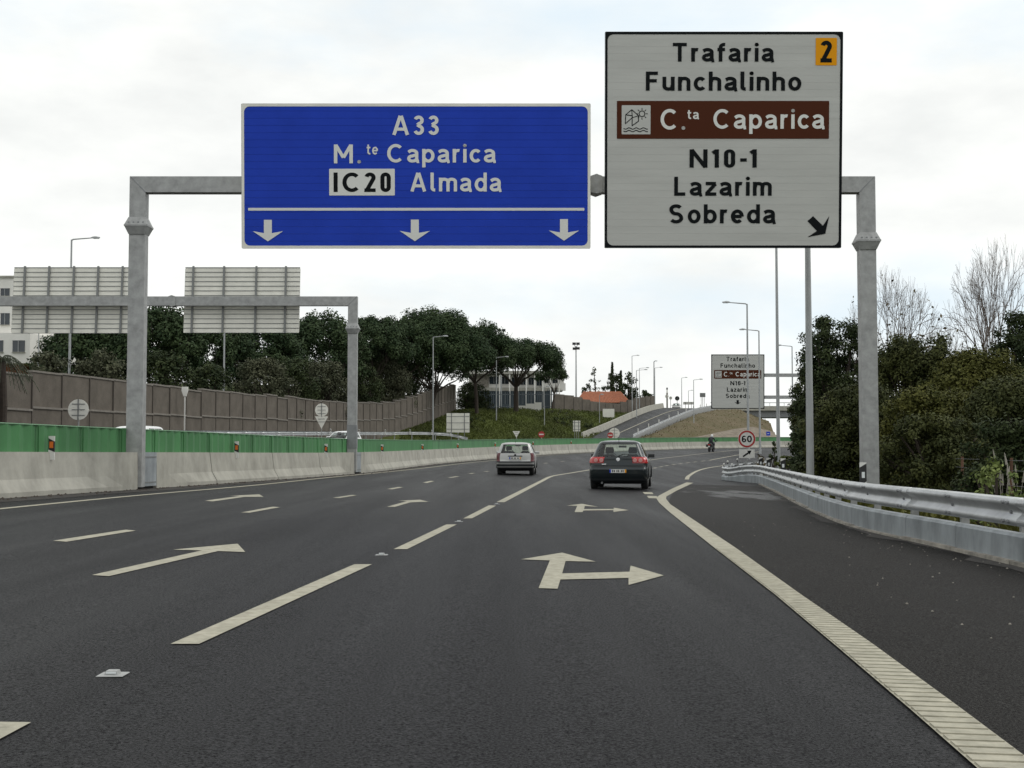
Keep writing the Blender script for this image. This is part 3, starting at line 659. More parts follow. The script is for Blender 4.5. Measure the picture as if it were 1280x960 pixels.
# ------------------------------------------------------------------ gantries
def collar(mb, c, half, axis, grow=0.085, ln=0.20):
    """double flared flange around a square tube"""
    def ring(t, h):
        P = []
        for a, b in ((-h, -h), (h, -h), (h, h), (-h, h)):
            P.append((c[0] + a, c[1] + b, c[2] + t) if axis == 'z' else (c[0] + t, c[1] + a, c[2] + b))
        return P
    return mb.rings([ring(-ln, half), ring(-.02, half + grow * .9), ring(-.02, half + grow), ring(.02, half + grow), ring(.02, half + grow * .9), ring(ln, half)])
def gantry(label, Y, xl, xr, zt, wd, dep, zb_l, zb_r, col_l, col_r, collars_z, collars_x, group):
    t = thing('sign_gantry', label, 'gantry', ((xl + xr) / 2, Y, min(zb_l, zb_r)), 0, group)
    y0, y1 = Y - dep / 2, Y + dep / 2; e = .004
    if col_l: MB().prism_y([(xl, zb_l), (xl + wd, zb_l), (xl + wd, zt - wd - e), (xl, zt - e * 2)], y0, y1).build('column', M['galv'], t)
    if col_r: MB().prism_y([(xr - wd, zb_r), (xr, zb_r), (xr, zt - e * 2), (xr - wd, zt - wd - e)], y0, y1).build('column', M['galv'], t)
    MB().prism_y([(xl + (wd if col_l else 0), zt - wd), (xr - (wd if col_r else 0), zt - wd), (xr, zt), (xl, zt)], y0, y1).build('beam', M['galv'], t)
    for s, on, x in ((0, col_l, xl), (1, col_r, xr)):               # weld seam at the mitre
        if on:
            i = wd if s == 0 else -wd
            MB().prism_y([(x, zt + .001), (x + i * .05, zt + .001), (x + i * 1.0, zt - wd + .02), (x + i * 1.0, zt - wd - .02)], y0 - .006, y0 + .01).build('weld_seam', M['galvd'], t)
    for x, z in collars_z:
        collar(MB(), (x, Y, z), wd / 2 + .002, 'z').build('flange', M['galv'], t)
        for sx in (-1, 1):
            for dx in (.33, 1.0): MB().box((x + sx * dx * wd * .45, Y - wd / 2 - .05, z + .035), (.035, .035, .10)).build('bolt', M['galvd'], t)
    for x in collars_x: collar(MB(), (x, Y, zt - wd / 2), wd / 2 + .002, 'x', .04, .14).build('flange', M['galv'], t)
    return t
wd = 0.375
xl = at(159.5, 560, GANTRY_Y).x; xr = at(1096.5, 560, GANTRY_Y).x; zt = at(170, 222, GANTRY_Y).z
zf = at(172, 283.5, GANTRY_Y).z; zf2 = at(1083, 302.5, GANTRY_Y).z
ga = gantry('big galvanised steel gantry across the lanes carrying blue and white signs', GANTRY_Y, xl, xr, zt, wd, .30, surf(xl, 31) + .05, surf(xr, 31) - .1, True, True, [(xl + wd / 2, zf), (xr - wd / 2, zf2)], [at(745, 230, GANTRY_Y).x], 'sign gantries')
for px in (345, 431, 518, 605, 692, 800, 868, 936, 1004):
    x = at(px, 230, GANTRY_Y).x; MB().box((x, GANTRY_Y - .17, zt - wd / 2), (.10, .06, .56)).build('sign_clamp', M['galvd'], ga)
MB().box((xr - wd / 2, GANTRY_Y, surf(xr, 33) + .03), (.9, .9, .08)).build('base_plate', M['galvd'], ga)
# the second gantry stands in the median and spans the opposite carriageway
x2r = at(446.5, 480, GANTRY2_Y).x; z2 = at(440, 371, GANTRY2_Y).z; x2l = at(-190, 371, GANTRY2_Y).x; wd2 = .375
g2 = gantry('farther galvanised gantry over the opposite road carrying sign boards seen from behind', GANTRY2_Y, x2l, x2r, z2, wd2, .30, opp(GANTRY2_Y), surf(x2r, GANTRY2_Y) + .1, True, True, [(x2r - wd2 / 2, at(440, 411, GANTRY2_Y).z)], [at(216, 377, GANTRY2_Y).x], 'sign gantries')
MB().box((x2r - wd2 / 2, GANTRY2_Y, at(440, 546, GANTRY2_Y).z), (wd2 + .02, .34, .95)).build('column_sleeve', M['galvd'], g2)
def back_board(label, x0, x1, y0, y1, Y, ribs, n):
    c = at((x0 + x1) / 2, (y0 + y1) / 2, Y); ppm = (x1 - x0) / (at(x1, y1, Y) - at(x0, y1, Y)).length
    o = thing('overhead_sign', label, 'sign', c, 0, 'sign boards seen from behind'); o.rotation_euler = (R(-4.5), 0, 0)
    W, H = (x1 - x0) / ppm, (y1 - y0) / ppm; h = H / n
    me = MB().prism_y([(-W / 2, -h / 2 + .004), (W / 2, -h / 2 + .004), (W / 2, h / 2 - .012), (-W / 2, h / 2 - .012)], 0, .03).mesh('panel_plank', M['alu'])
    me2 = MB().box((0, -.016, 0), (W, .014, .026)).mesh('plank_lip', M['rib'])
    for k in range(n):
        q = link('panel_plank', me, o); q.location = (0, 0, -H / 2 + h * (k + .5))
        r_ = link('plank_lip', me2, q); r_.location = (0, 0, h / 2 - .006)
    for px in ribs:
        MB().box(((px - (x0 + x1) / 2) / ppm, -.06, .01), (.075, .085, H + .06)).build('support_rib', M['rib'], o, world=False)
    MB().box((0, .045, 0), (W - .01, .02, H - .01)).build('sign_face', M['blue'], o, world=False)
    MB().rings([[(a, y, b) for a, b in rrect(-W / 2 - .006, W / 2 + .006, -H / 2 - .006, H / 2 + .006, .09)] for y in (-.004, .058)], cap=False).build('edge_trim', M['alu'], o, world=False)
back_board('grey slatted back of the overhead sign between the two gantry posts', 230.5, 374.5, 333.5, 416.5, GANTRY2_Y + .36, (241, 279.5, 320, 357), 14)
back_board('grey slatted back of the overhead sign left of the near gantry post', 16, 177, 333.5, 417, GANTRY2_Y + .36, (30, 60.5, 91.5, 122, 152.5), 14)
# far copy of the white exit sign on its own double-beam support
FY = 149.0
Tm = Tf(lambda a, b: (889.3 + (a - 756) * 66 / 296.5, 433.4 + b * .23), 66 / 296.5)
fs = Sign('direction_sign', 'distant white exit sign for Trafaria with a straight down arrow, before the bridge', 889, 955.5, 443, 511, FY, 3, 'white', plank=4.0)
fs.border('signblack', .09, .14)
white_sign_content(fs, Tm)
fs.poly('arrow', [(920.7, 500), (923.5, 500), (923.5, 503.3), (926.2, 502.6), (922.1, 505.6), (918, 502.6), (920.7, 503.3)], -.010, 'signblack')
ft = thing('sign_gantry', 'distant two beam sign support half hidden by the roadside tree', 'gantry', (at(1006, 560, FY).x, FY + .6, surf(20, FY)), 0, 'sign gantries')
for py in (469, 496.5):
    a, b = at(895, py, FY + .5), at(1008, py, FY + .5); MB().box(((a.x + b.x) / 2, FY + .5, a.z), (b.x - a.x, .35, .38)).build('beam', M['galv'], ft)
a = at(1008, 470, FY + .5); MB().box((a.x, FY + .55, (a.z + .4 + surf(30, FY)) / 2), (.45, .45, a.z + .4 - surf(30, FY))).build('column', M['galv'], ft)

# ------------------------------------------------------------------ small signs
def post_sign(name, label, px, py, Y, kind, size, zb, group=None, rz=0.0, pole=.035, back=False, post=True):
    c = at(px, py, Y); zg = zb
    t = thing(name, label, 'sign', (c.x, Y, zg), rz, group); z = c.z - zg
    if post: MB().tube((0, .045, 0), (0, .045, z + (size[1] if isinstance(size, tuple) else size) * .4), pole, pole, 10).build('post', M['galv'], t, world=False)
    if kind == 'round60':
        MB().disc_y((0, 0, z), size / 2, .02, 40).build('plate', M['delin'], t, world=False)
        n = 40; ro, ri = size / 2 * .955, size / 2 * .76
        frame_ring(t, 'red_ring', [(ro * math.cos(2 * math.pi * i / n), z + ro * math.sin(2 * math.pi * i / n)) for i in range(n)], [(ri * math.cos(2 * math.pi * i / n), z + ri * math.sin(2 * math.pi * i / n)) for i in range(n)], -.014, 'red')
        letter(t, '6O', (-size * .285, size * .285, z - size * .19, z + size * .19), -.014, 'signblack', .022)
    elif kind == 'noentry':
        MB().disc_y((0, 0, z), size / 2, .02).build('plate', M['red'], t, world=False)
        MB().box((0, -.014, z), (size * .7, .006, size * .18)).build('white_bar', M['delin'], t, world=False)
    elif kind == 'roundback':
        MB().disc_y((0, 0, z), size / 2, .02).build('plate', M['alu'], t, world=False)
        for k in (-.27, 0, .27): MB().box((0, -.02, z + k * size), (size * .62, .025, .035)).build('clamp_rail', M['rib'], t, world=False)
        MB().box((0, -.05, z), (.05, .03, size)).build('clamp_bar', M['rib'], t, world=False)
    elif kind == 'triback':
        h = size * .87; MB().prism_y([(-size / 2, z + h / 2), (0, z - h / 2), (size / 2, z + h / 2)], -.01, .01).build('plate', M['alu'], t, world=False)
        for k in (.25, -.02): MB().box((0, -.02, z + k * size), (size * .5, .02, .035)).build('clamp_rail', M['rib'], t, world=False)
    elif kind == 'rectback':
        w_, h_ = size; 
        MB().box((0, 0, z), (w_, .03, h_)).build('plate', M['alu'], t, world=False)
        for k in (-.33, 0, .33): MB().box((0, -.03, z + k * h_), (w_ * .98, .03, .06)).build('clamp_rail', M['rib'], t, world=False)
        for k in (-.28, .28): MB().box((k * w_, -.03 - .02, (z + h_ / 2) / 2), (.09, .05, z + h_ / 2 - .02)).build('post', M['rib'], t, world=False)
    return t, c
s60, c60 = post_sign('speed_sign', 'round 60 speed limit sign with arrow plate above the guardrail nose', 933.5, 548.7, 57.5, 'round60', .77, surf(10, 57.5), pole=.03)
zz = at(934, 567, 57.5).z - s60.location.z
MB().box((0, 0, zz), (.67, .02, .375)).build('arrow_plate', M['delin'], s60, world=False)
flat(s60, 'arrow', [(-.19, zz - .10), (-.155, zz - .155), (.085, zz + .005), (.115, zz - .045), (.20, zz + .135), (0.005, zz + .125), (.05, zz + .065)], -.013, 'signblack')
for px, py, Y, rz, lab in ((98, 512, 63, 0, 'round sign seen from behind, beside the left lamp post'), (402, 512.5, 104, 0, 'round sign plate seen from behind above a triangular one')):
    t, c = post_sign('round_sign', lab, px, py, Y, 'roundback', (26 if px < 200 else 16.3) * Y / FPX, opp(Y), 'signs facing the opposite traffic')
    if px > 200:
        z = at(402, 527, Y).z - t.location.z; s = 16.5 * Y / FPX
        MB().prism_y([(-s / 2, z + s * .4), (0, z - s * .55), (s / 2, z + s * .4)], -.01, .01).build('triangle_plate', M['alu'], t, world=False)
        for k in (.2, -.02): MB().box((0, -.02, z + k * s), (s * .5, .02, .04)).build('clamp_rail', M['rib'], t, world=False)
post_sign('sign_board', 'square grey sign board seen from behind at the foot of the grass bank', 572.5, 528.5, 158, 'rectback', (2.75, 2.3), opp(158))
post_sign('yield_sign', 'pale triangular yield sign seen from behind above the silver car', 645.5, 543, 150, 'triback', .85, opp(150) - .3)
post_sign('no_entry_sign', 'red no entry sign left of the ramp, beside a thin lamp post', 676.8, 543, 165, 'noentry', .80, opp(165) - .3, 'no entry signs')
post_sign('no_entry_sign', 'red no entry sign at the foot of the ramp above the dark car', 763, 544, 178, 'noentry', .80, opp(178) - .3, 'no entry signs')
post_sign('round_sign', 'grey round sign plate just behind the ramp no entry sign', 768, 541.5, 179.5, 'roundback', 1.45, opp(178) - .3)
post_sign('sign_board', 'narrow grey sign back by the bushes left of the ramp', 720.8, 532.5, 184, 'rectback', (1.0, 1.5), opp(184))

# ------------------------------------------------------------------ lamp posts
def lamp(label, px, ytop, Y, zb, arm, group, r=.10, head=.6):
    top = at(px, ytop, Y); H = top.z - zb
    t = thing('street_lamp', label, 'street lamp', (top.x, Y, zb), 0, group)
    MB().tube((0, 0, 0), (0, 0, H * .5), r, r * .78, 12).tube((0, 0, H * .5), (0, 0, H), r * .78, r * .55, 12).build('pole', M['lampgrey'], t, world=False)
    MB().tube((0, 0, 0), (0, 0, .5), r * 1.25, r * 1.2, 12).build('pole_base', M['lampgrey'], t, world=False)
    s = 1 if arm > 0 else -1
    MB().path([(0, 0, H - .05), (s * .12, 0, H + .02), (arm - s * head * .8, 0, H + .12)], [r * .5, r * .45, r * .35], 8).build('arm', M['lampgrey'], t, world=False)
    x0, x1 = arm - s * head, arm
    hd = MB().rings([[(x, y * k, H + .11 + z * k) for y, z in ((-.12, 0), (-.10, .07), (0, .11), (.10, .07), (.12, 0), (0, -.03))] for x, k in ((x0, .5), (x0 + s * .12, .95), ((x0 + x1) / 2, 1.15), (x1, .6))]).build('lamp_head', M['lampgrey'], t, world=False)
    MB().box(((x0 + x1) / 2 + s * .05, 0, H + .075), (head * .6, .16, .03)).build('lamp_glass', M['lens'], hd, world=False)
    return t
LG = 'lamp posts along the road'
lamp('nearest lamp post behind the right guardrail, its top hidden by the white sign', 1007.8, 150, 35, surf(7.8, 35), -1.9, LG, .105)
lamp('slimmer lamp post second behind the guardrail nose, top hidden by the white sign', 970.2, 288, 66, surf(9, 66), -1.9, LG, .10)
lamp('lamp post rising beside the 60 sign with arm to the left', 933.8, 380, 98, surf(16, 98), -1.85, LG)
lamp('lamp post just right of the 60 sign, crossing the distant sign', 948.6, 413.5, 121, surf(16, 121), -1.8, LG)
lamp('small far lamp post between distant sign and roadside tree', 990, 433, 150, surf(16, 150), -1.75, LG)
lamp('tall lamp post behind the leftmost sign back with arm to the right', 89.5, 299.5, 88, opp(88), 1.9, LG, .10)
lamp('lamp post rising behind the second sign back', 281, 372, 112, opp(112), 1.9, LG)
lamp('lamp post with arm in front of the pine wood', 541.5, 421.5, 150, opp(150), 1.7, LG)
lamp('lamp post on the grass bank left of the lone pine', 620.5, 447, 186, opp(186), 1.75, LG)
lamp('thin bent lamp post near the left apartment block', 48.5, 416, 96, 3.0, -1.0, LG, .06, .5)
lamp('lamp post before the bushes left of the ramp', 680.5, 484, 190, opp(188) + .8, 0.9, LG, .07)
lamp('short lamp post by the grey wall left of the ramp', 749.3, 494, 212, 5.0, .7, LG, .07)
lamp('thin lamp post with its arm left of the ramp barrier', 795.5, 463, 225, 4.5, 1.9, LG, .09)
lamp('tall lamp post left of the ramp, highest arm in the row', 790, 445, 248, 7.5, 1.4, LG, .10)
lamp('lamp post behind the ramp wall with low arm', 799.2, 460.5, 240, 7.8, 1.8, LG, .08)
lamp('thick mast like lamp post at the ramp top', 817.4, 452, 262, 8.0, .7, LG, .16)
lamp('lamp post beside the mast at the ramp top', 818.5, 460, 255, 8.0, 1.5, LG, .08)
lamp('lamp post at the ramp crest', 852, 472.5, 290, 8.5, 1.3, LG, .10)
lamp('lamp post standing on the dry bank right of the ramp', 867, 475, 215, 3.4, 1.5, LG, .085)
lamp('tiny lamp post far behind the ramp crest', 860.5, 488.5, 330, 8.0, 1.2, LG, .10)
def floodlight(label, px, ytop, Y, zb, heads):
    top = at(px, ytop, Y); H = top.z - zb; t = thing('floodlight_mast', label, 'floodlight', (top.x, Y, zb), 0, 'floodlight masts')
    MB().tube((0, 0, 0), (0, 0, H), .16, .10, 10).build('mast', M['lampgrey'], t, world=False)
    for x, z in heads:
        MB().tube((0, 0, H - .6), (x, 0, H + z), .04, .04, 6).build('bracket', M['galvd'], t, world=False)
        MB().rings([[(x + a * k, -.2 + y, H + z + b * k) for a, b in ((-.28, -.2), (.28, -.2), (.28, .2), (-.28, .2))] for y, k in ((-.05, 1.15), (.0, 1.15), (.3, .6))]).build('floodlight_head', M['black'], t, world=False)
floodlight('four headed floodlight mast right of the lone pine', 720, 432.5, 240, 8.0, [(-.35, .4), (.35, .4), (-.3, -.5), (.35, -.45)])
floodlight('two headed floodlight mast poking above the pine crowns', 626.5, 415, 235, 8.0, [(-.4, .3), (.45, .3)])

# ------------------------------------------------------------------ opposite verge, noise wall, banks
def wallpt(px, Y): return ((px - 640) / FPX * Y, Y)
WP = [wallpt(-140, 48), wallpt(0, 60), wallpt(130, 71), wallpt(250, 87), wallpt(350, 106), wallpt(440, 133), wallpt(486, 150), wallpt(520, 164), wallpt(548, 180), wallpt(569, 197)]
ZB = [opp(48), opp(60), opp(71), opp(87), opp(106), opp(133) + .3, 2.6, 3.7, 5.4, 7.0]
ZT = [at(-140, 453, 48).z, at(0, 463, 60).z, at(130, 472.5, 71).z, at(250, 487, 87).z, at(350, 495, 106).z, at(440, 504, 133).z, at(486, 503, 150).z, at(520, 495.5, 164).z, at(548, 485, 180).z, at(569, 481, 197).z]
WALL = Path([(a, b, z) for (a, b), z in zip(WP, ZB)], 0.5); wY = [p[1] for p in WP]
wall = thing('noise_wall', 'long brown two tier noise barrier wall behind the opposite road', 'wall', WALL.at(3)[0])
d = 0.0; i = 0; rnd = random.Random(3)
while d < WALL.len - .5:
    e = min(d + 3.0, WALL.len); p, t, r = WALL.at(d); q, t2, r2 = WALL.at(e)
    za, zb_ = np.interp(p.y, wY, ZT), np.interp(q.y, wY, ZT); zt_ = max(za, zb_) - .05 + rnd.uniform(-.11, .11)
    zm = min(p.z, q.z) + (zt_ - min(p.z, q.z)) * float(np.interp(p.y, [48, 133, 197], [.585, .56, .46])); b0 = min(p.z, q.z) - .4
    rz = -math.atan2(t.x, t.y); ln = (q - p).length
    def panel(name, z0, z1, th, m, off=0.0, trim=.03, dz=0.0):
        c = (p + q) / 2 + (r * off); dr = (q - p); ang = -math.atan2(dr.x, dr.y)
        return MB().box((c.x, c.y, (z0 + z1) / 2), (th, ln - trim, z1 - z0), ang).build(name, M[m], wall)
    panel('lower_panel', b0, zm - .05, .20, 'wall', .03); panel('upper_panel', zm + .05, zt_ - .09, .20, 'wall', rnd.uniform(-.012, .012))
    panel('middle_ledge', zm - .05, zm + .05, .34, 'wallcap', .03, .0 if i % 2 else .01); panel('cap', zt_ - .09, zt_, .30, 'wallcap', 0, .01)
    MB().box((p.x + r.x * .06, p.y + r.y * .06, (b0 + zt_ - .12) / 2), (.225, .05, zt_ - .12 - b0), rz).build('post', M['post'], wall)
    d = e; i += 1
tg = WALL.near(82.5); p, t, r = WALL.at(tg); p = p + r * .6
sb = thing('white_stake', 'white painted post standing before the noise wall', 'post', p)
zt_ = at(242, 484.5, p.y).z; MB().box((p.x, p.y, (p.z + zt_) / 2 - .2), (.07, .07, zt_ - p.z - .4)).prism_y([(p.x - .19, zt_ + .05), (p.x - .19, zt_ - .2), (p.x - .08, zt_ - .55), (p.x + .08, zt_ - .55), (p.x + .19, zt_ - .2), (p.x + .19, zt_ + .05)], p.y - .07, p.y + .07).build('stake_board', M['plaster'], sb)
# opposite guardrail
OR_ = Path([(q.x + r_.x * 2.2, q.y, max(opp(q.y) + .72, 0)) for q, t_, r_ in [WALL.at(s_) for s_ in np.arange(2, WALL.near(140), 6)]] + [(*wallpt(520, 146), opp(146) + .75), (*wallpt(560, 150), opp(150) + .6), (*wallpt(585, 153), opp(153) + .1)], 1.0)
og = thing('guardrail', 'pale far guardrail below the noise wall beyond the green screen', 'guardrail', OR_.at(0)[0])
d = 0
while d < OR_.len - 1:
    e = min(d + 4, OR_.len); loft(OR_, d, e, W, 1.0).build('wave_rail', M['rail'], og, smooth=True)
    p, t, r = OR_.at(d + .3); MB().box((p.x - r.x * .12, p.y - r.y * .12, p.z + .2), (.1, .06, 1.0)).build('post', M['galv'], og); d = e
for k, px in enumerate((412, 448, 480, 510, 538, 563)):
    s_ = min(np.arange(0, OR_.len, .5), key=lambda a: abs(640 + FPX * OR_.at(a)[0].x / OR_.at(a)[0].y - px)); p = OR_.at(s_)[0]
    o = thing('marker_post', 'small white marker post on the far guardrail, %s from the left' % ORD[k], 'marker post', p + Vector((.1, .1, .4)), 0, 'white marker posts on the far guardrail')
    MB().prism_y([(-.06, 0), (.06, 0), (.06, .52), (-.06, .58)], -.03, .03).build('post', M['delin'], o, world=False); MB().box((0, -.035, .42), (.08, .012, .12)).build('reflector', M['black'], o, world=False)

def strip_mesh(name, A, B, m, nu=40, nv=10, bulge=0.0, noise=0.25, seed=1, smooth=True):
    """loft between two polylines A (low) and B (high) with an uneven surface"""
    rr = random.Random(seed); v = []; f = []
    def pol(Pl, t):
        s = t * (len(Pl) - 1); i = min(int(s), len(Pl) - 2); return Vector(Pl[i]).lerp(Vector(Pl[i + 1]), s - i)
    for j in range(nv + 1):
        for i in range(nu + 1):
            a, b = pol(A, i / nu), pol(B, i / nu); t = j / nv; p = a.lerp(b, t)
            p.z += bulge * math.sin(math.pi * t) + (rr.uniform(-noise, noise) if 0 < j < nv else 0); v.append(p)
    for j in range(nv):
        for i in range(nu): q = j * (nu + 1) + i; f.append((q, q + 1, q + nu + 2, q + nu + 1))
    return struct(MB().add(v, f).build(name, m, smooth=smooth))
P3 = lambda px, Y, z: (*wallpt(px, Y), z)
FOOT = [P3(440, 134, 1.2), P3(500, 150, 1.6), P3(560, 155, 1.7), P3(620, 162, 1.8), P3(680, 172, 1.9), P3(735, 186, 2.0)]
CREST = [P3(440, 136, 1.6), P3(500, 157, 3.2), P3(569, 198, 7.0), P3(630, 210, 7.6), P3(700, 222, 7.8), P3(790, 250, 8.0)]
BACK = [P3(440, 225, 11.0), P3(500, 240, 11.0), P3(569, 300, 9.5), P3(630, 380, 8.6), P3(700, 420, 8.8), P3(800, 520, 8.8)]
strip_mesh('grass_bank', FOOT, CREST, M['grass'], 44, 12, .4, .22, 2)
strip_mesh('plateau', CREST, BACK, M['soil'], 30, 8, 0, .1, 3)
LB = [P3(-160, 49, 1.2), P3(0, 61, 1.2), P3(130, 72, 1.3), P3(250, 88, 1.4), P3(350, 107, 1.6), P3(440, 136, 1.6)]
strip_mesh('wooded_slope', LB, [P3(-160, 120, 6.5), P3(0, 150, 8.5), P3(130, 165, 9.5), P3(250, 185, 10.5), P3(350, 200, 11), P3(440, 225, 11)], M['soil'], 24, 8, .3, .2, 4)

# ramp climbing to the bridge
RL = [at(728, 549, 190), at(760, 535.5, 208), at(790, 522, 226), at(812, 513.5, 246), at(829, 509.6, 272)]
RR = [at(792, 549, 184), at(818, 536.5, 202), at(845, 524.5, 222), at(868, 515.5, 244), at(892, 510.6, 272)]
PRL = Path(RL, 1.5); PRR = Path(RR, 1.5)
A_ = [tuple(PRL.at(PRL.len * k / 16)[0]) for k in range(17)]; B_ = [tuple(PRR.at(PRR.len * k / 16)[0]) for k in range(17)]
ramp = strip_mesh('ramp_road', A_, B_, M['asphalt'], 16, 4, 0, 0, 5)
mid = Path([Vector(a).lerp(Vector(b), .46) + Vector((0, 0, .03)) for a, b in zip(A_, B_)], 2.0)
loft(mid, 0, mid.len, [(-.10, 0), (-.10, .012), (.10, .012), (.10, 0)], 2).build('edge_line', M['paint'], ramp)
rb = thing('ramp_barrier', 'pale concrete barrier along the left side of the ramp', 'barrier', RL[0])
for k in range(14):
    loft(PRL, PRL.len * k / 14 + .03, PRL.len * (k + 1) / 14 - .03, [(-.25, -.6), (-.2, .95), (.05, .95), (.25, -.05), (.25, -.6)], 1.5).build('barrier_segment', M['concrete'], rb)
rg = thing('guardrail', 'galvanised guardrail along the right side of the ramp', 'guardrail', RR[0])
d = 0; k = 0
while d < PRR.len - 1:
    e = min(d + 4, PRR.len); loft(PRR, d, e, [(a * 1.2, b) for a, b in W], 1.5).build('wave_rail', M['rail'], rg, smooth=True)
    loft(PRR, d, e, [(-.1, -1.6), (-.1, .33), (.0, .33), (.0, -1.6)], 1.5).build('skirt_plate', M['galv'], rg)
    d = e
for k in range(9):
    p = PRR.at(PRR.len * (k + .4) / 9.5)[0]; o = thing('marker_post', 'small white marker post on the ramp guardrail, %s from the bottom' % ORD[k], 'marker post', p + Vector((0, 0, .65)), 0, 'white marker posts on the ramp')
    MB().prism_y([(-.07, 0), (.07, 0), (.07, .55), (-.07, .62)], -.03, .03).build('post', M['delin'], o, world=False)
# dry bank between ramp and road, crushed stone foot
FT = [(p.x + .4, p.y - 1.5, p.z - .3) for p in RR] + [tuple(at(925, 511.5, 284)), tuple(at(960, 527, 286))]
FO = [P3(797, 182, 1.9), P3(830, 186, 2.0), P3(870, 190, 2.1), P3(905, 196, 2.2), P3(935, 204, 2.2), P3(955, 214, 2.2), P3(975, 230, 2.2)]
MIDL = [tuple(Vector(a).lerp(Vector(b), k)) for a, b, k in zip(FO, FT, (.02, .12, .22, .30, .36, .42, .5))]
strip_mesh('dry_bank', MIDL, FT, M['drygrass'], 36, 10, .5, .22, 6)
strip_mesh('stone_slope', FO, MIDL, M['stone'], 36, 6, .3, .16, 7)
strip_mesh('bank_foot', [(a - 4, b - 9, 1.6) for a, b, c in FO], FO, M['grass'], 20, 2, 0, .05, 8)
# bridge
br = thing('road_bridge', 'grey concrete bridge crossing the motorway behind the distant sign', 'bridge', at(905, 548, 280))
def bb(name, x0, x1, y0, y1, Y, dep, m): 
    a, b = at(x0, y0, Y), at(x1, y1, Y); MB().box(((a.x + b.x) / 2, Y + dep / 2, (a.z + b.z) / 2), (b.x - a.x, dep, abs(a.z - b.z))).build(name, M[m], br)
bb('deck_edge', 888, 1120, 507.5, 513.2, 280, 12, 'concrete'); bb('girder', 907, 1120, 513.4, 521.6, 281, 10, 'galvd')
bb('abutment', 892, 908, 513.4, 532, 281, 10, 'kerb'); bb('pier', 908, 916, 521.8, 541, 283, 3, 'galvd'); bb('pier', 1010, 1018, 521.8, 550, 283, 3, 'galvd')
bb('railing_rail', 888, 1120, 503.0, 503.8, 280.2, .1, 'galv')
for k in range(24): bb('railing_post', 890 + k * 9, 890.5 + k * 9, 503.8, 507.5, 280.2, .1, 'galv')
mo = [(at(918 + 4 * k, 546, 262).x, 262) for k in range(9)]
v = []; f = []; rr = random.Random(9)
for j in range(7):
    for i in range(13):
        u, w_ = i / 12, j / 6; p = at(915 + 38 * u, 547, 255 + 16 * w_); h = 3.9 * max(0, math.sin(math.pi * u)) ** .8 * math.sin(math.pi * w_) ** .7 if 0 < j < 6 else 0
        v.append((p.x, p.y, 2.1 + h + rr.uniform(-.15, .15)))
for j in range(6):
    for i in range(12): q = j * 13 + i; f.append((q, q + 1, q + 14, q + 13))
struct(MB().add(v, f).build('earth_mound', M['drygrass'], smooth=True))
bsg = thing('blue_sign', 'tiny blue square sign beneath the bridge', 'sign', (at(960.3, 542, 225).x, 225, 2.2)); zb_ = at(960.3, 542, 225).z - 2.2
MB().tube((0, .05, -.4), (0, .05, zb_ + .2), .04, .04, 8).build('post', M['galv'], bsg, world=False)
MB().box((0, 0, zb_), (.68, .03, .68)).build('plate', M['blue'], bsg, world=False)
MB().box((0, -.02, zb_), (.30, .01, .10)).build('pictogram', M['letterwhite'], bsg, world=False)

# ------------------------------------------------------------------ buildings
ap = thing('apartment_block', 'white plaster apartment block at the left picture edge', 'building', at(0, 470, 132))
def face_box(parent, name, x0, x1, y0, y1, Y, dep, m, off=0):
    a, b = at(x0, y0, Y), at(x1, y1, Y); return MB().box(((a.x + b.x) / 2, Y + dep / 2 + off, (a.z + b.z) / 2), (b.x - a.x, dep, abs(a.z - b.z))).build(name, M[m], parent)
face_box(ap, 'upper_storeys', -90, 17, 347, 416, 134, 12, 'plaster'); face_box(ap, 'lower_storey', -90, 37, 416, 454, 132, 14, 'plaster'); face_box(ap, 'ground_floor', -90, 24, 454, 480, 134, 10, 'roof')
face_box(ap, 'parapet', -90, 17.6, 344.5, 347, 133.8, 12.4, 'concrete')
for (x0, x1, y0, y1) in ((-28, -10, 361, 370), (1, 12, 361, 370), (1, 12, 392, 406), (-28, -10, 392, 406), (16, 31, 426, 440), (-14, 4, 426, 440)):
    Y = 132 if y0 > 416 else 134
    wn = face_box(ap, 'window', x0, x1, y0, y1, Y, .12, 'glass', -.05); face_box(wn, 'frame', x0 + (x1 - x0) * .45, x0 + (x1 - x0) * .53, y0, y1, Y, .1, 'galvd', -.12)
    face_box(wn, 'sill', x0 - .6, x1 + .6, y1, y1 + .8, Y, .3, 'concrete', -.2); face_box(wn, 'lintel', x0 - .3, x1 + .3, y0 - .6, y0, Y, .2, 'galvd', -.14)
sp = thing('school_building', 'pale two storey glazed building with white columns behind the lone pine', 'building', at(648, 515, 236))
face_box(sp, 'upper_wall', 586, 705, 468, 487, 238, 10, 'plaster'); face_box(sp, 'lower_wall', 586, 690, 487, 513, 239, 9, 'bluefence'); face_box(sp, 'roof_slab', 580, 708, 463.5, 467.5, 235.5, 13, 'concrete')
face_box(sp, 'floor_band', 584, 700, 484.5, 488.5, 236.2, 1.5, 'concrete'); face_box(sp, 'side_panel', 590, 611, 470, 488, 237.7, .3, 'kerb'); face_box(sp, 'entrance_canopy', 678, 707, 479, 488, 236.5, 1.0, 'plaster')
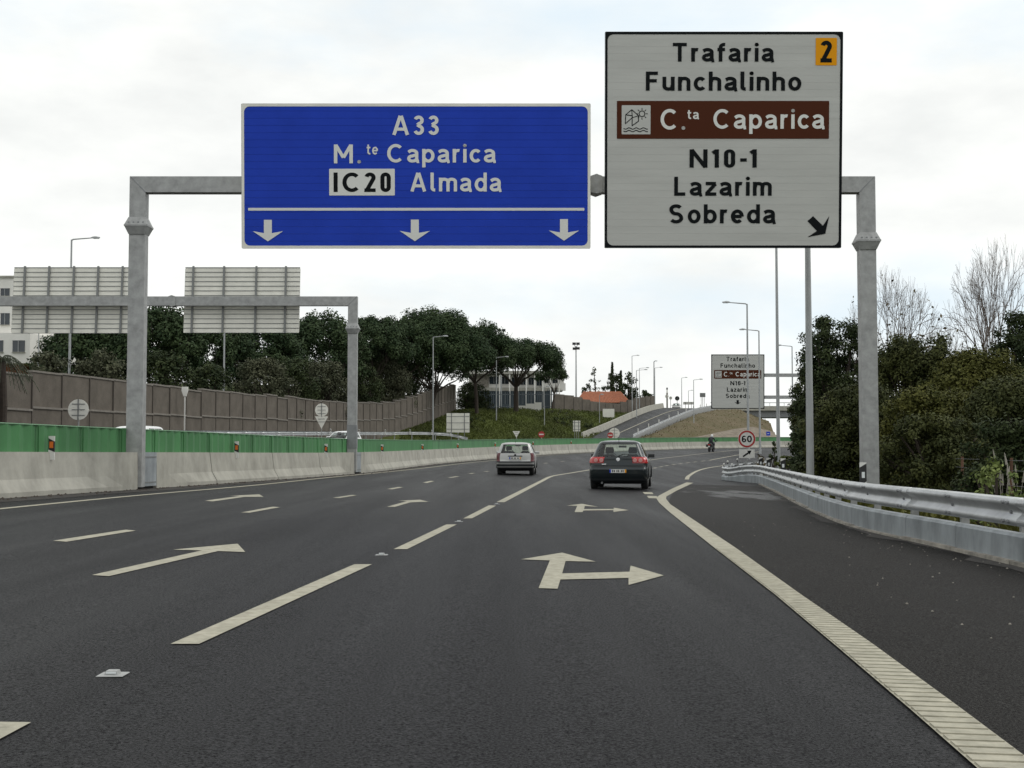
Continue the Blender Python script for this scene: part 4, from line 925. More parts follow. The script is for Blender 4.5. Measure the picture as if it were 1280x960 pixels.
for x0, x1, y0, y1 in ((612, 623, 471, 480), (626, 636, 471, 480), (640, 647, 472, 481), (651, 657, 472, 481), (661, 667, 472, 481), (671, 677, 473, 482), (681, 686, 474, 484), (691, 697, 474, 484),
                       (612, 622, 490, 505), (627, 636, 490, 505), (641, 647, 490, 505), (650, 657, 490, 505), (661, 667, 490, 505), (671, 677, 490, 503)):
    wn = face_box(sp, 'window', x0, x1, y0, y1, 238 if y0 < 486 else 239, .2, 'glass', -.12); face_box(wn, 'mullion', (x0 + x1) / 2 - .25, (x0 + x1) / 2 + .25, y0, y1, 238 if y0 < 486 else 239, .1, 'galv', -.2)
for px in (595, 624.5, 637, 647.5, 658, 668.5, 678.5, 688, 699):
    a, b = at(px, 467, 235.8), at(px, 514, 235.8); MB().box((a.x, 235.8, (a.z + b.z) / 2), (.24, .24, a.z - b.z)).build('column', M['plaster'], sp)
bf = thing('boundary_fence', 'dark blue grey boundary fence in front of the pale school building', 'fence', at(640, 515, 228))
for k in range(46):
    px = 597 + k * 2.2; a, b = at(px, 489 if k < 40 else 487, 230), at(px, 512, 230); MB().box((a.x, 230, (a.z + b.z) / 2), (.17, .05, a.z - b.z)).build('slat', M['bluefence'], bf)
for py in (493, 508): a, b = at(596, py, 230.06), at(698, py, 230.06); MB().box(((a.x + b.x) / 2, 230.07, a.z), (b.x - a.x, .05, .12)).build('rail', M['galvd'], bf)
lw = thing('garden_wall', 'low white retaining wall at the foot of the lone pine', 'wall', at(665, 514, 214))
for x0, x1, y0 in ((648, 657, 507), (657, 668, 504.5), (668, 677, 503)): face_box(lw, 'wall_block', x0, x1 - .1, y0, 515, 214, .4, 'plaster')
GW = Path([at(693, 519, 226), at(722, 521, 232), at(745, 523, 238), at(775, 521, 246), at(800, 514, 254), at(819, 508, 262)], 1.0)
gw = thing('grey_wall', 'grey brown panel wall left of the ramp below the tiled roof', 'wall', GW.at(0)[0])
GT = [at(693, 492, 226).z, at(722, 495, 232).z, at(745, 502, 238).z, at(775, 505, 246).z, at(800, 498, 254).z, at(819, 495, 262).z]
d = 0
while d < GW.len - .5:
    e = min(d + 3, GW.len); p, q = GW.at(d)[0], GW.at(e)[0]; zt_ = float(np.interp(q.y, [226, 232, 238, 246, 254, 262], GT)); c = (p + q) / 2; dr = q - p; z0 = min(p.z, q.z) - 1
    MB().box((c.x, c.y, (z0 + zt_) / 2), (.22, (q - p).length - .04, zt_ - z0), -math.atan2(dr.x, dr.y)).build('wall_panel', M['wall'], gw)
    MB().box((p.x, p.y - .05, (z0 + zt_) / 2 - .1), (.3, .3, zt_ - z0 - .2), -math.atan2(dr.x, dr.y)).build('post', M['post'], gw); d = e
hs = thing('tiled_house', 'low house with orange clay roof behind the grey wall', 'house', at(757, 505, 262))
a, b = at(722, 503, 262), at(787, 511, 262); MB().box(((a.x + b.x) / 2, 267, (a.z + b.z) / 2), (b.x - a.x, 9, a.z - b.z)).build('wall', M['plaster'], hs)
r0 = [at(720, 503.5, 260.5), at(789, 503.5, 260.5), at(776, 489.8, 267), at(729, 489.8, 267)]; yb = 273
hr = MB().add([tuple(p) for p in r0] + [(r0[0].x, yb, r0[0].z), (r0[1].x, yb, r0[1].z)], [(0, 1, 2, 3), (4, 3, 2, 5), (0, 3, 4), (1, 5, 2), (0, 4, 5, 1)]).build('roof', M['roof'], hs)
for k in range(34):
    t = (k + .5) / 34; p = r0[0].lerp(r0[1], t); q = r0[3].lerp(r0[2], t); MB().tube(p + Vector((0, -.02, .03)), q + Vector((0, -.02, .03)), .10, .09, 6).build('tile_row', M['roof'], hr)
for x0 in (735, 752, 768): wn = face_box(hs, 'window', x0, x0 + 5, 504.3, 509, 262.4, .2, 'glass', -.1); face_box(wn, 'frame', x0 + 2.2, x0 + 2.8, 504.3, 509, 262.4, .1, 'plaster', -.16)
rb2 = thing('roadside_board', 'small pale board before the grey wall', 'sign', at(760, 523, 224)); face_box(rb2, 'board', 753.5, 768, 511, 521.5, 224, .1, 'alu')
for px in (756, 765): face_box(rb2, 'post', px, px + .6, 521.5, 530, 224.02, .1, 'galv')
# things at the ramp crest
def crest_sign(label, px, py, Y, kind, size, col):
    t, c = post_sign('crest_sign', label, px, py, Y, kind, size, at(px, 512, Y).z, 'signs at the ramp crest', pole=.06)
    for o in t.children:
        if o.name.startswith('plate'): o.data.materials[0] = M[col]
crest_sign('dark round sign at the ramp crest', 846.5, 498, 276, 'roundback', .95, 'signblack'); crest_sign('pale green round sign at the ramp crest, left of two', 833.5, 495.5, 285, 'roundback', .75, 'alu')
crest_sign('pale round sign at the ramp crest, right of two', 838.3, 497.5, 288, 'roundback', .7, 'alu'); crest_sign('grey rectangular sign right of the ramp crest', 878.3, 493.8, 286, 'rectback', (1.2, .9), 'rib')
crest_sign('wide low pale sign right of the ramp crest', 860.5, 504, 292, 'rectback', (2.3, .6), 'alu')
mp_ = thing('column_monument', 'slender dark topped column at the ramp crest', 'column', at(834, 510, 292)); face_box(mp_, 'shaft', 833, 835, 491, 511, 292, .35, 'kerb'); face_box(mp_, 'upper_shaft', 833.2, 834.6, 487, 491, 292, .25, 'alu'); face_box(mp_, 'dark_top', 833, 834.8, 484.5, 487, 292, .3, 'black')
# fence behind the guardrail
fe = thing('wire_fence', 'rusty post and wire fence at the foot of the right hedge', 'fence', (9.5, 30, surf(9.5, 30)))
FP = Path([(8.2, 14, 0), (9.6, 24, 0), (11.0, 34, 0), (12.2, 44, 0), (13.0, 54, 0)], 1.0); rust = mat('rusty post', (0.13, 0.065, 0.04), 0.9, var=.3)
for k in range(17):
    p = FP.at(FP.len * k / 16)[0]; z = surf(p.x, p.y); MB().tube((p.x, p.y, z - .1), (p.x + .02, p.y, z + 1.15), .035, .03, 6).build('post', rust, fe)
for h in (.3, .6, .9, 1.1): MB().path([(p.x, p.y, surf(p.x, p.y) + h) for p in [FP.at(FP.len * k / 16)[0] for k in range(17)]], .006, 4).build('wire', M['galvd'], fe)
# black and white delineator posts behind the guardrail
for px, py0, py1, Y, wdt, lab in ((1079, 578, 606, 26.5, .13, 'black and white delineator post at the foot of the right gantry column'), (979, 573, 592, 45, .17, 'black and white delineator post between the two nearest lamp posts'),
                                  (961, 572.5, 588, 53, .17, 'black and white delineator post left of the second lamp post'), (951, 571.5, 585, 57, .16, 'smallest black and white delineator post, right of the 60 sign')):
    p = at(px, py1, Y); z0 = surf(p.x, Y); H = at(px, py0, Y).z - z0
    t = thing('delineator_post', lab, 'delineator', (p.x, Y, z0), R(-8), 'delineator posts behind the guardrail')
    MB().prism_y([(-wdt / 2, 0), (wdt / 2, 0), (wdt / 2, H - .38), (-wdt / 2, H - .46)], -.03, .03).build('lower_post', M['delin'], t, world=False)
    MB().prism_y([(-wdt / 2, H - .46), (wdt / 2, H - .38), (wdt / 2, H - .02), (-wdt / 2, H - .10)], -.031, .031).build('black_band', M['black'], t, world=False)
    MB().prism_y([(-wdt / 2, H - .10), (wdt / 2, H - .02), (wdt / 2, H), (-wdt / 2, H)], -.03, .03).build('white_top', M['delin'], t, world=False)
    MB().box((0, -.038, H - .25), (wdt * .45, .012, .12)).build('reflector', M['lens'], t, world=False)
for k, (s_, zo) in enumerate(((RAIL.near(nose.y) - .8, 0), (RAIL.near(nose.y) + .6, 0), (RAIL.near(nose.y) + 2.2, 0), (RAIL.near(nose.y) + 4.5, 0))):
    p = RAIL.at(s_)[0]; t = thing('rail_reflector', 'tiny reflector knob on the guardrail nose, %s along the bend' % ORD[k], 'reflector', p + Vector((0, 0, .71)), 0, 'reflector knobs on the guardrail nose')
    MB().tube((0, 0, 0), (0, 0, .10), .025, .02, 8).build('stem', M['black'], t, world=False); MB().rings([[(r_ * math.cos(a * math.pi / 4), r_ * math.sin(a * math.pi / 4), z) for a in range(8)] for r_, z in ((.015, .09), (.04, .11), (.04, .15), (.015, .17))]).build('knob', M['delin'], t, world=False)
# ------------------------------------------------------------------ cars
def glass_mat(name, tint, alpha):
    m = bpy.data.materials.new(name); m.use_nodes = True; t = m.node_tree; n = t.nodes; l = t.links; n.clear()
    o = n.new('ShaderNodeOutputMaterial'); g = n.new('ShaderNodeBsdfGlossy'); g.inputs['Roughness'].default_value = .03
    tr = n.new('ShaderNodeBsdfTransparent'); tr.inputs['Color'].default_value = (*tint, 1); lw_ = n.new('ShaderNodeLayerWeight'); lw_.inputs['Blend'].default_value = .35; fr = n.new('ShaderNodeMapRange'); fr.inputs['From Min'].default_value = .35; fr.inputs['To Min'].default_value = .05; fr.inputs['To Max'].default_value = alpha; l.new(lw_.outputs['Facing'], fr.inputs['Value'])
    mx_ = n.new('ShaderNodeMixShader'); l.new(fr.outputs[0], mx_.inputs[0]); l.new(tr.outputs[0], mx_.inputs[1]); l.new(g.outputs[0], mx_.inputs[2]); l.new(mx_.outputs[0], o.inputs['Surface'])
    return m
M['carglass'] = glass_mat('car glass', (.86, .93, .90), .45)
M['darkpaint'] = mat('dark grey green car paint', (0.020, 0.026, 0.028), 0.25, 0.25, coat=0.5, spec=.25)
M['silverpaint'] = mat('silver car paint', (0.40, 0.40, 0.385), 0.36, 0.45, coat=0.4)
M['whitepaint'] = mat('white car paint', (0.75, 0.75, 0.74), 0.3, coat=.5)
M['taillight'] = mat('tail light red', (0.45, 0.02, 0.02), 0.2, coat=.6)
M['tailwhite'] = mat('tail light clear lens', (0.62, 0.30, 0.28), 0.2)
M['darkred'] = mat('dark red lens', (0.11, 0.02, 0.025), 0.25)
M['seat'] = mat('seat cloth', (0.03, 0.03, 0.033), .9)
M['chrome'] = mat('chrome badge', (.75, .75, .75), .2, .9)
M['trim'] = mat('dark bumper trim', (.022, .025, .027), .7, spec=.2)
def lerp_layers(Ls, z):
    zs = [l[0] for l in Ls]; return [float(np.interp(z, zs, [l[i] for l in Ls])) for i in range(1, 4)]
SIDE_T = [.06, .12, .18, .24, .30, .36, .42, .46, .49, .53, .58, .64, .70, .76, .82, .88, .94]
REARX = [-.80, -.64, -.48, -.32, -.16, 0, .16, .32, .48, .64, .80]
def outline(yr, yf, w, z, grow=0.0, bow=.07):
    w = w + grow; yr -= grow; yf += grow; P = []
    cr = min(.24, .32 * w)
    for fx in REARX: P.append((fx * w / .80 * (1 - cr * .62 / w) , yr + bow * (fx / .8) ** 2, z))
    xe = w * (1 - cr * .62 / w); ye = yr + bow
    for a in (22, 45, 68, 90): P.append((xe + (w - xe) * math.sin(R(a)), ye + cr * (1 - math.cos(R(a))), z))
    y0 = ye + cr; y1 = yf - .14 - cr
    for t in SIDE_T: P.append((w * (1 - .02 * max(0, t - .8) / .2), y0 + (y1 - y0) * t, z))
    fr = []
    for a in (90, 68, 45, 22): fr.append((xe + (w * .98 - xe) * math.sin(R(a)), yf - .14 - cr * (1 - math.cos(R(a))) * 0 - cr * (1 - math.sin(R(90 - a))) , z))
    P += fr
    for fx in reversed(REARX): P.append((fx * xe / .8, yf - .14 * (fx / .8) ** 2, z))
    P += [(-x, y, z) for x, y, z in reversed(fr)]
    n0 = len(REARX) + 4
    P += [(-x, y, z) for x, y, z in reversed(P[n0:n0 + len(SIDE_T)])]
    P += [(-x, y, z) for x, y, z in reversed(P[len(REARX):len(REARX) + 4])]
    return P
NR = len(REARX); NS = len(SIDE_T)
def car(name, label, loc, heading, Ls, zs, paint, win, lights, cfg):
    t = thing(name, label, 'car', loc, heading)
    rings = [outline(*lerp_layers(Ls, z), z) for z in zs]; n = len(rings[0]); V = [p for r in rings for p in r]
    groups = {'body': [], 'rear_window': [], 'windscreen': [], 'side_window_r': [], 'side_window_l': []}
    s0 = NR + 4; f0 = s0 + NS + 4; l0 = f0 + NR + 4
    for k in range(len(zs) - 1):
        zc = (zs[k] + zs[k + 1]) / 2; inwin = win[0] < zc < win[1]
        for i in range(n):
            j = (i + 1) % n; q = (k * n + i, k * n + j, (k + 1) * n + j, (k + 1) * n + i); g = 'body'
            if inwin:
                if i < NR - 1: g = 'rear_window'
                elif s0 <= i < s0 + NS - 1 and (i - s0) not in (8,) and 1 <= (i - s0) <= NS - 2: g = 'side_window_r'
                elif f0 <= i < f0 + NR - 1: g = 'windscreen'
                elif l0 <= i < l0 + NS - 1 and (i - l0) not in (NS - 2 - 8,) and 1 <= (i - l0) <= NS - 2: g = 'side_window_l'
            groups[g].append(q)
    groups['body'] += [tuple(range((len(zs) - 1) * n, len(zs) * n)), tuple(reversed(range(n)))]
    for g, F in groups.items():
        used = sorted({i for q in F for i in q}); mp2 = {a: b for b, a in enumerate(used)}
        mb = MB(); mb.v = [V[i] for i in used]; mb.f = [tuple(mp2[i] for i in q) for q in F]
        o = mb.build('body' if g == 'body' else ('side_window' if 'side' in g else g), paint if g == 'body' else M['carglass'], t, world=False, smooth=True)
        if g == 'body':
            try: o.data.set_sharp_from_angle(angle=R(38))
            except Exception: pass
            body = o
    def patch(nm, z0, z1, idx, grow, m, par=t, nz=5):
        zz = [z0 + (z1 - z0) * k / nz for k in range(nz + 1)]; rr = []
        for z in zz:
            o = outline(*lerp_layers(Ls, z), z, grow); rr.append([o[i % n] for i in idx])
        mb = MB().rings(rr, cap=False, close=False)
        # turn the edges in so that the patch has thickness
        inn = []
        for z in zz:
            o = outline(*lerp_layers(Ls, z), z, -.01); inn.append([o[i % n] for i in idx])
        mb.rings([rr[0], inn[0]], cap=False, close=False); mb.rings([inn[-1], rr[-1]], cap=False, close=False)
        mb.rings([[r[0] for r in inn], [r[0] for r in rr]], cap=False, close=False); mb.rings([[r[-1] for r in rr], [r[-1] for r in inn]], cap=False, close=False)
        return mb.build(nm, m, par, world=False, smooth=False)
    # wheels
    for x, y in ((-cfg['track'], cfg['ax'][0]), (cfg['track'], cfg['ax'][0]), (-cfg['track'], cfg['ax'][1]), (cfg['track'], cfg['ax'][1])):
        r_, wd_ = cfg['wr'], .205
        wh = MB().rings([[(x + a, y + rr * math.cos(2 * math.pi * k / 28), r_ + rr * math.sin(2 * math.pi * k / 28)) for k in range(28)] for a, rr in ((-wd_ / 2, r_ * .62), (-wd_ / 2, r_ * .9), (-wd_ * .38, r_), (wd_ * .38, r_), (wd_ / 2, r_ * .9), (wd_ / 2, r_ * .62))]).build('wheel', M['rubber'], t, world=False, smooth=True)
        sx = 1 if x > 0 else -1
        MB().tube((x + sx * (wd_ / 2 - .02), y, r_), (x + sx * (wd_ / 2 + .004), y, r_), r_ * .60, r_ * .58, 20).build('rim', M['galv'], wh, world=False)
    w_belt = lerp_layers(Ls, .6)[2]
    for x in (-1, 1):
        for y in cfg['ax']:
            MB().rings([[(x * (w_belt + o), y + rr * math.cos(math.pi * k / 14), cfg['wr'] + rr * math.sin(math.pi * k / 14)) for k in range(15)] for rr, o in ((cfg['wr'] + .01, .004), (cfg['wr'] + .05, .012), (cfg['wr'] + .05, -.05))], cap=False, close=False).build('wheel_arch', M['trim'], t, world=False)
        MB().rings([[(x * (cfg['mir'][0] + a), cfg['mir'][1] + y * .06, cfg['mir'][2] + z * .07) for y, z in ((-1, -.7), (1, -.8), (1, .6), (.4, 1), (-.6, .9), (-1, .4))] for a in (0, .05, .17, .20)]).build('mirror', M['black'] if cfg['dark'] else paint, t, world=False)
    # cabin
    MB().box((0, 2.0, .42), (1.4, 2.9, .12)).build('floor_pan', M['seat'], t, world=False)
    MB().box((0, 2.95, .82), (1.36, .42, .28)).build('dashboard', M['seat'], t, world=False)
    for x, y, hz in ((-.36, 1.95, 1.20), (.36, 1.95, 1.20), (-.38, .95, .98), (.38, .95, .98)):
        s_ = MB().rings([[(x + a * k, y + yy - (z - .5) * .22, z) for a, yy in ((-.24, -.07), (.24, -.07), (.22, .07), (-.22, .07))] for z, k in ((.5, 1), (.8, 1), (hz - .22, .85), (hz - .15, .5))]).build('seat', M['seat'], t, world=False)
        MB().rings([[(x + a * k, y - .15 + yy, z) for a, yy in ((-.14, -.05), (.14, -.05), (.13, .05), (-.13, .05))] for z, k in ((hz - .13, .85), (hz - .02, 1), (hz + .07, .8))]).build('headrest', M['seat'], s_, world=False)
    MB().box((0, 2.52, 1.29), (.24, .03, .06)).build('rear_view_mirror', M['black'], t, world=False)
    st = [(.36 + 0 * math.cos(k * math.pi / 8), 0, 0) for k in range(16)]
    MB().path([(-.36 + .18 * math.cos(k * math.pi / 8), 2.55 + .05 * math.sin(k * math.pi / 8), .93 + .17 * math.sin(k * math.pi / 8)) for k in range(17)], .015, 6).build('steering_wheel', M['black'], t, world=False)
    return t, patch, n
def plate(t, y, z, w_=.50, h=.105):
    p = MB().box((0, y, z), (w_, .016, h)).build('number_plate', M['delin'], t, world=False)
    MB().box((-w_ / 2 + .022, y - .010, z), (.044, .006, h - .006)).build('blue_band', M['blue'], p, world=False); MB().box((w_ / 2 - .022, y - .010, z), (.044, .006, h - .006)).build('yellow_band', M['orange'], p, world=False)
    for k, x in enumerate((-.155, -.105, -.025, .025, .105, .155)): MB().box((x, y - .010, z), (.028, .004, h * .6)).build('plate_mark', M['signblack'], p, world=False)
p1 = gp(772.5, 612.2)
GL = [(.17, .22, 4.0, .78), (.27, .07, 4.12, .845), (.42, .0, 4.18, .868), (.60, -.01, 4.2, .872), (.66, .035, 4.19, .868), (.70, .065, 4.15, .868), (.82, .075, 3.95, .868), (.92, .10, 3.55, .85), (.985, .135, 3.08, .80), (1.02, .16, 3.02, .775), (1.20, .29, 2.66, .70), (1.355, .41, 2.34, .63), (1.39, .44, 2.22, .61), (1.435, .50, 2.0, .555), (1.462, .66, 1.8, .44), (1.475, .95, 1.6, .25)]
gz = [.17, .22, .27, .35, .42, .50, .56, .60, .63, .66, .70, .76, .82, .88, .92, .96, .985, 1.02, 1.08, 1.14, 1.20, 1.28, 1.355, 1.39, 1.415, 1.435, 1.45, 1.462, 1.475]
car1, patch, n = car('hatchback_car', 'dark grey green hatchback with round red tail lights in the right lane', p1, R(-8), GL, gz, M['darkpaint'], (.985, 1.355), None,
              dict(track=.76, ax=(.78, 3.36), wr=.315, mir=(.80, 2.62, 1.0), dark=True))
for idx, sx in ((range(NR - 3, NR + 4), 1), (range(-4 - 0, 3), -1)):
    tl = patch('tail_light', .79, .975, [i % n for i in idx], .014, M['taillight'])
    for x, y in ((.50, .052), (.665, .082)):
        MB().tube((sx * x, y + .02, .875), (sx * x, y - .012, .875), .062, .055, 16).build('lens', M['tailwhite'], tl, world=False)
patch('lower_bumper_trim', .20, .33, [i % n for i in range(-3, NR + 3)], .010, M['trim'])
patch('bumper_seam', .675, .69, [i % n for i in range(-2, NR + 2)], .006, M['black'])
patch('window_surround', 1.355, 1.385, [i % n for i in range(0, NR)], .010, M['black'])
MB().rings([[(r_ * math.cos(k * math.pi / 12), .115 - o, .895 + r_ * math.sin(k * math.pi / 12)) for k in range(24)] for r_, o in ((.058, 0), (.055, .04), (.045, .047))]).build('badge', M['chrome'], car1, world=False)
plate(car1, -.03, .555)
MB().path([(0, .12, 1.0), (.16, .19, 1.06), (.33, .21, 1.05)], [.014, .012, .008], 6).build('wiper', M['black'], car1, world=False)
MB().tube((-.48, .12, .21), (-.48, -.0, .20), .03, .03, 10).build('exhaust', M['galvd'], car1, world=False)
MB().box((-.42, .062, .76), (.13, .008, .03)).build('model_lettering', M['chrome'], car1, world=False)
MB().tube((0, .55, 1.455), (0, .42, 1.53), .010, .006, 6).build('antenna', M['black'], car1, world=False)
p2 = gp(643.8, 594)
CL = [(.18, .25, 3.65, .72), (.28, .09, 3.75, .79), (.42, .02, 3.8, .815), (.55, .0, 3.82, .82), (.60, .03, 3.8, .82), (.63, .06, 3.78, .82), (.80, .08, 3.6, .82), (.90, .10, 3.2, .81), (.95, .115, 2.95, .79), (1.15, .19, 2.62, .72), (1.31, .27, 2.3, .655), (1.345, .30, 2.2, .64), (1.385, .36, 2.0, .585), (1.41, .5, 1.8, .47), (1.425, .8, 1.6, .28)]
cz = [.18, .23, .28, .35, .42, .48, .55, .575, .60, .63, .70, .80, .86, .90, .95, 1.02, 1.08, 1.15, 1.23, 1.31, 1.345, 1.365, 1.385, 1.40, 1.41, 1.425]
car2, patch, n = car('hatchback_car', 'small silver hatchback with dark bumper strips driving in the middle lane', p2, R(-3.2), CL, cz, M['silverpaint'], (.95, 1.31), None,
              dict(track=.70, ax=(.66, 3.12), wr=.29, mir=(.77, 2.5, .97), dark=False))
for idx, sx in ((range(NR - 1, NR + 4), 1), (range(-4, 1), -1)): patch('tail_light', .58, .96, [i % n for i in idx], .012, M['darkred'])
patch('bumper_strip', .55, .60, [i % n for i in range(-4, NR + 4)], .014, M['trim']); patch('bumper_lower_trim', .40, .47, [i % n for i in range(-4, NR + 4)], .012, M['trim']); patch('bumper_underside', .19, .33, [i % n for i in range(-4, NR + 4)], .010, M['black'])
patch('window_surround', 1.31, 1.335, [i % n for i in range(0, NR)], .008, M['black'])
plate(car2, .045, .735)
MB().box((0, .07, .83), (.62, .03, .03)).build('handle_strip', M['trim'], car2, world=False)
MB().tube((0, .085, .87), (0, .05, .87), .045, .04, 14).build('badge', M['trim'], car2, world=False)
MB().path([(0, .10, .96), (-.10, .15, 1.02), (-.28, .17, 1.0)], [.014, .012, .008], 6).build('wiper', M['black'], car2, world=False)
MB().tube((0, .45, 1.41), (0, .38, 1.50), .009, .005, 6).build('antenna', M['black'], car2, world=False)
# pale cars on the opposite road, only their roofs above the screen; one at the ramp crest
def far_car(label, px, ytop, Y, zg, heading, paint):
    c = at(px, ytop, Y)
    t, pt, nn = car('passenger_car', label, (c.x, Y, zg), heading, CL, cz, paint, (.95, 1.31), None, dict(track=.70, ax=(.66, 3.12), wr=.29, mir=(.77, 2.5, .97), dark=False))
    return t
far_car('white car roof showing above the green screen right of the near gantry post', 190, 532, 52.5, opp(52.5), R(172), M['whitepaint'])
far_car('white car passing behind the far gantry post above the green screen', 441, 538, 96, opp(96) + .0, R(165), M['whitepaint'])
far_car('pale car at the crest of the ramp', 846, 505, 278, at(846, 511, 278).z - .3, R(170), M['silverpaint'])

# ------------------------------------------------------------------ motorcycle and rider
mp0 = gp(885.5, 564.6); MH = R(-24)
mc = thing('motorcycle', 'dark motorcycle with red tail light leaning into the distant bend', 'motorcycle', mp0, MH); mc.rotation_euler = (0, R(6), MH)
for y in (.35, 1.75):
    wh = MB().rings([[(a, y + r_ * math.cos(k * math.pi / 12), .31 + r_ * math.sin(k * math.pi / 12)) for k in range(24)] for a, r_ in ((-.07, .2), (-.09, .27), (-.05, .31), (.05, .31), (.09, .27), (.07, .2))]).build('wheel', M['rubber'], mc, world=False)
    MB().tube((-.05, y, .31), (.05, y, .31), .2, .2, 16).build('rim', M['galvd'], wh, world=False)
MB().rings([[(x * k, y, z0 + z) for x, z in ((-.16, -.12), (.16, -.12), (.22, .05), (.12, .16), (-.12, .16), (-.22, .05))] for y, k, z0 in ((.0, .55, .78), (.25, 1.0, .74), (.8, .95, .70), (1.2, 1.1, .82), (1.6, .9, .86), (1.8, .4, .85))]).build('fairing', M['black'], mc, world=False, smooth=True)
MB().rings([[(x * k, y, .84 + z) for x, z in ((-.15, 0), (.15, 0), (.12, .08), (-.12, .08))] for y, k in ((.1, .8), (.6, 1.1), (.95, .7))]).build('seat', M['seat'], mc, world=False)
MB().box((0, -.02, .72), (.26, .05, .09)).build('tail_light', M['taillight'], mc, world=False); MB().box((0, .02, .55), (.18, .02, .13)).build('number_plate', M['delin'], mc, world=False)
MB().tube((.2, .1, .42), (.17, 1.0, .38), .06, .05, 10).build('exhaust', M['galvd'], mc, world=False)
for s in (-1, 1):
    MB().rings([[(s * (.24 + x * k), .25 + y, .62 + z * k) for x, z in ((-.1, -.14), (.1, -.14), (.12, .12), (-.1, .14))] for y, k in ((-.22, .8), (-.15, 1), (.2, 1), (.28, .8))]).build('pannier', M['black'], mc, world=False)
    MB().path([(0, 1.45, 1.0), (s * .25, 1.4, 1.05), (s * .38, 1.3, 1.03)], .018, 6).build('handlebar', M['black'], mc, world=False)
    MB().tube((s * .28, 1.42, 1.06), (s * .38, 1.42, 1.22), .012, .012, 6).box((s * .40, 1.42, 1.25), (.15, .03, .09)).build('mirror', M['black'], mc, world=False)
    MB().tube((s * .09, 1.75, .31), (s * .08, 1.45, 1.0), .03, .03, 8).build('fork', M['galvd'], mc, world=False)
M['jacket'] = mat('dark jacket', (.035, .038, .045), .8, var=.2, vscale=8)
rider = bpy.data.meshes.new('rider_body')
J = [((0, .62, .92), .17), ((0, .60, 1.12), .19), ((0, .66, 1.32), .20), ((0, .74, 1.46), .12), ((0, .78, 1.56), .075)]      # pelvis, waist, chest, shoulder line, neck
vv = [j[0] for j in J]; rad = [j[1] for j in J]; ed = [(0, 1), (1, 2), (2, 3), (3, 4)]
for s in (-1, 1):
    k = len(vv); vv += [(s * .22, .70, 1.43), (s * .34, .88, 1.22), (s * .37, 1.18, 1.08), (s * .37, 1.29, 1.05)]; rad += [.085, .065, .05, .045]; ed += [(3, k), (k, k + 1), (k + 1, k + 2), (k + 2, k + 3)]
    k = len(vv); vv += [(s * .14, .72, .90), (s * .27, 1.10, .78), (s * .24, .84, .42), (s * .25, .98, .36)]; rad += [.11, .085, .06, .05]; ed += [(0, k), (k, k + 1), (k + 1, k + 2), (k + 2, k + 3)]
rider.from_pydata(vv, ed, []); rider.materials.append(M['jacket'])
ro = bpy.data.objects.new('person', rider); COL.objects.link(ro); ro.location = mc.location; ro.rotation_euler = mc.rotation_euler
tag(ro, 'motorcycle rider in dark jacket and white helmet riding round the bend', 'person')
skm = ro.modifiers.new('skin', 'SKIN'); ro.modifiers.new('smooth', 'SUBSURF').levels = 2; ro.modifiers['smooth'].render_levels = 2
if not rider.skin_vertices: rider.attributes.new('skin', 'FLOAT', 'POINT')
dg = None
try:
    for sv, r_ in zip(rider.skin_vertices[0].data, rad): sv.radius = (r_, r_)
    rider.skin_vertices[0].data[0].use_root = True
except Exception as ex:
    print('SKIN', ex)
hp = Vector((0, .82, 1.66))
MB().rings([[(hp.x + .135 * k * math.cos(a * math.pi / 8), hp.y + .15 * k * math.sin(a * math.pi / 8), hp.z + z) for a in range(16)] for k, z in ((.7, -.14), (.95, -.08), (1.0, 0), (.92, .07), (.7, .12), (.35, .15))]).build('helmet', M['whitepaint'], ro, world=False, smooth=True)
# ------------------------------------------------------------------ vegetation
def leaf_object(name, parent, m, pts, size, rng, tone, elong=1.6, up=0.0, nrm=None):
    """one mesh of many leaf-sized quads at pts (N,3)"""
    n = len(pts); a = rng.normal(size=(n, 3)); a[:, 2] += up; a /= np.linalg.norm(a, axis=1)[:, None]
    b = np.cross(a, rng.normal(size=(n, 3))); b /= np.linalg.norm(b, axis=1)[:, None] + 1e-9
    if nrm is not None:
        q = nrm + rng.normal(size=(n, 3)) * .45; q /= np.linalg.norm(q, axis=1)[:, None] + 1e-9; a = np.cross(q, rng.normal(size=(n, 3))); a /= np.linalg.norm(a, axis=1)[:, None] + 1e-9; b = np.cross(q, a)
    s = size * rng.uniform(.55, 1.25, size=(n, 1))
    u = a * s * elong * .5; v = b * s * .5
    P = np.stack([pts - u, pts + v * .9 - u * .1, pts + u, pts - v * .9 + u * .1], axis=1).reshape(-1, 3)
    me = bpy.data.meshes.new(name); me.vertices.add(4 * n); me.vertices.foreach_set('co', P.astype(np.float32).ravel())
    me.loops.add(4 * n); me.loops.foreach_set('vertex_index', np.arange(4 * n, dtype=np.int32))
    me.polygons.add(n); me.polygons.foreach_set('loop_start', np.arange(0, 4 * n, 4, dtype=np.int32)); me.polygons.foreach_set('loop_total', np.full(n, 4, dtype=np.int32))
    at_ = me.attributes.new('tone', 'FLOAT', 'FACE'); at_.data.foreach_set('value', np.clip(tone, 0, 1).astype(np.float32))
    me.update(); me.validate(); me.materials.append(m)
    return link(name, me, parent, False)
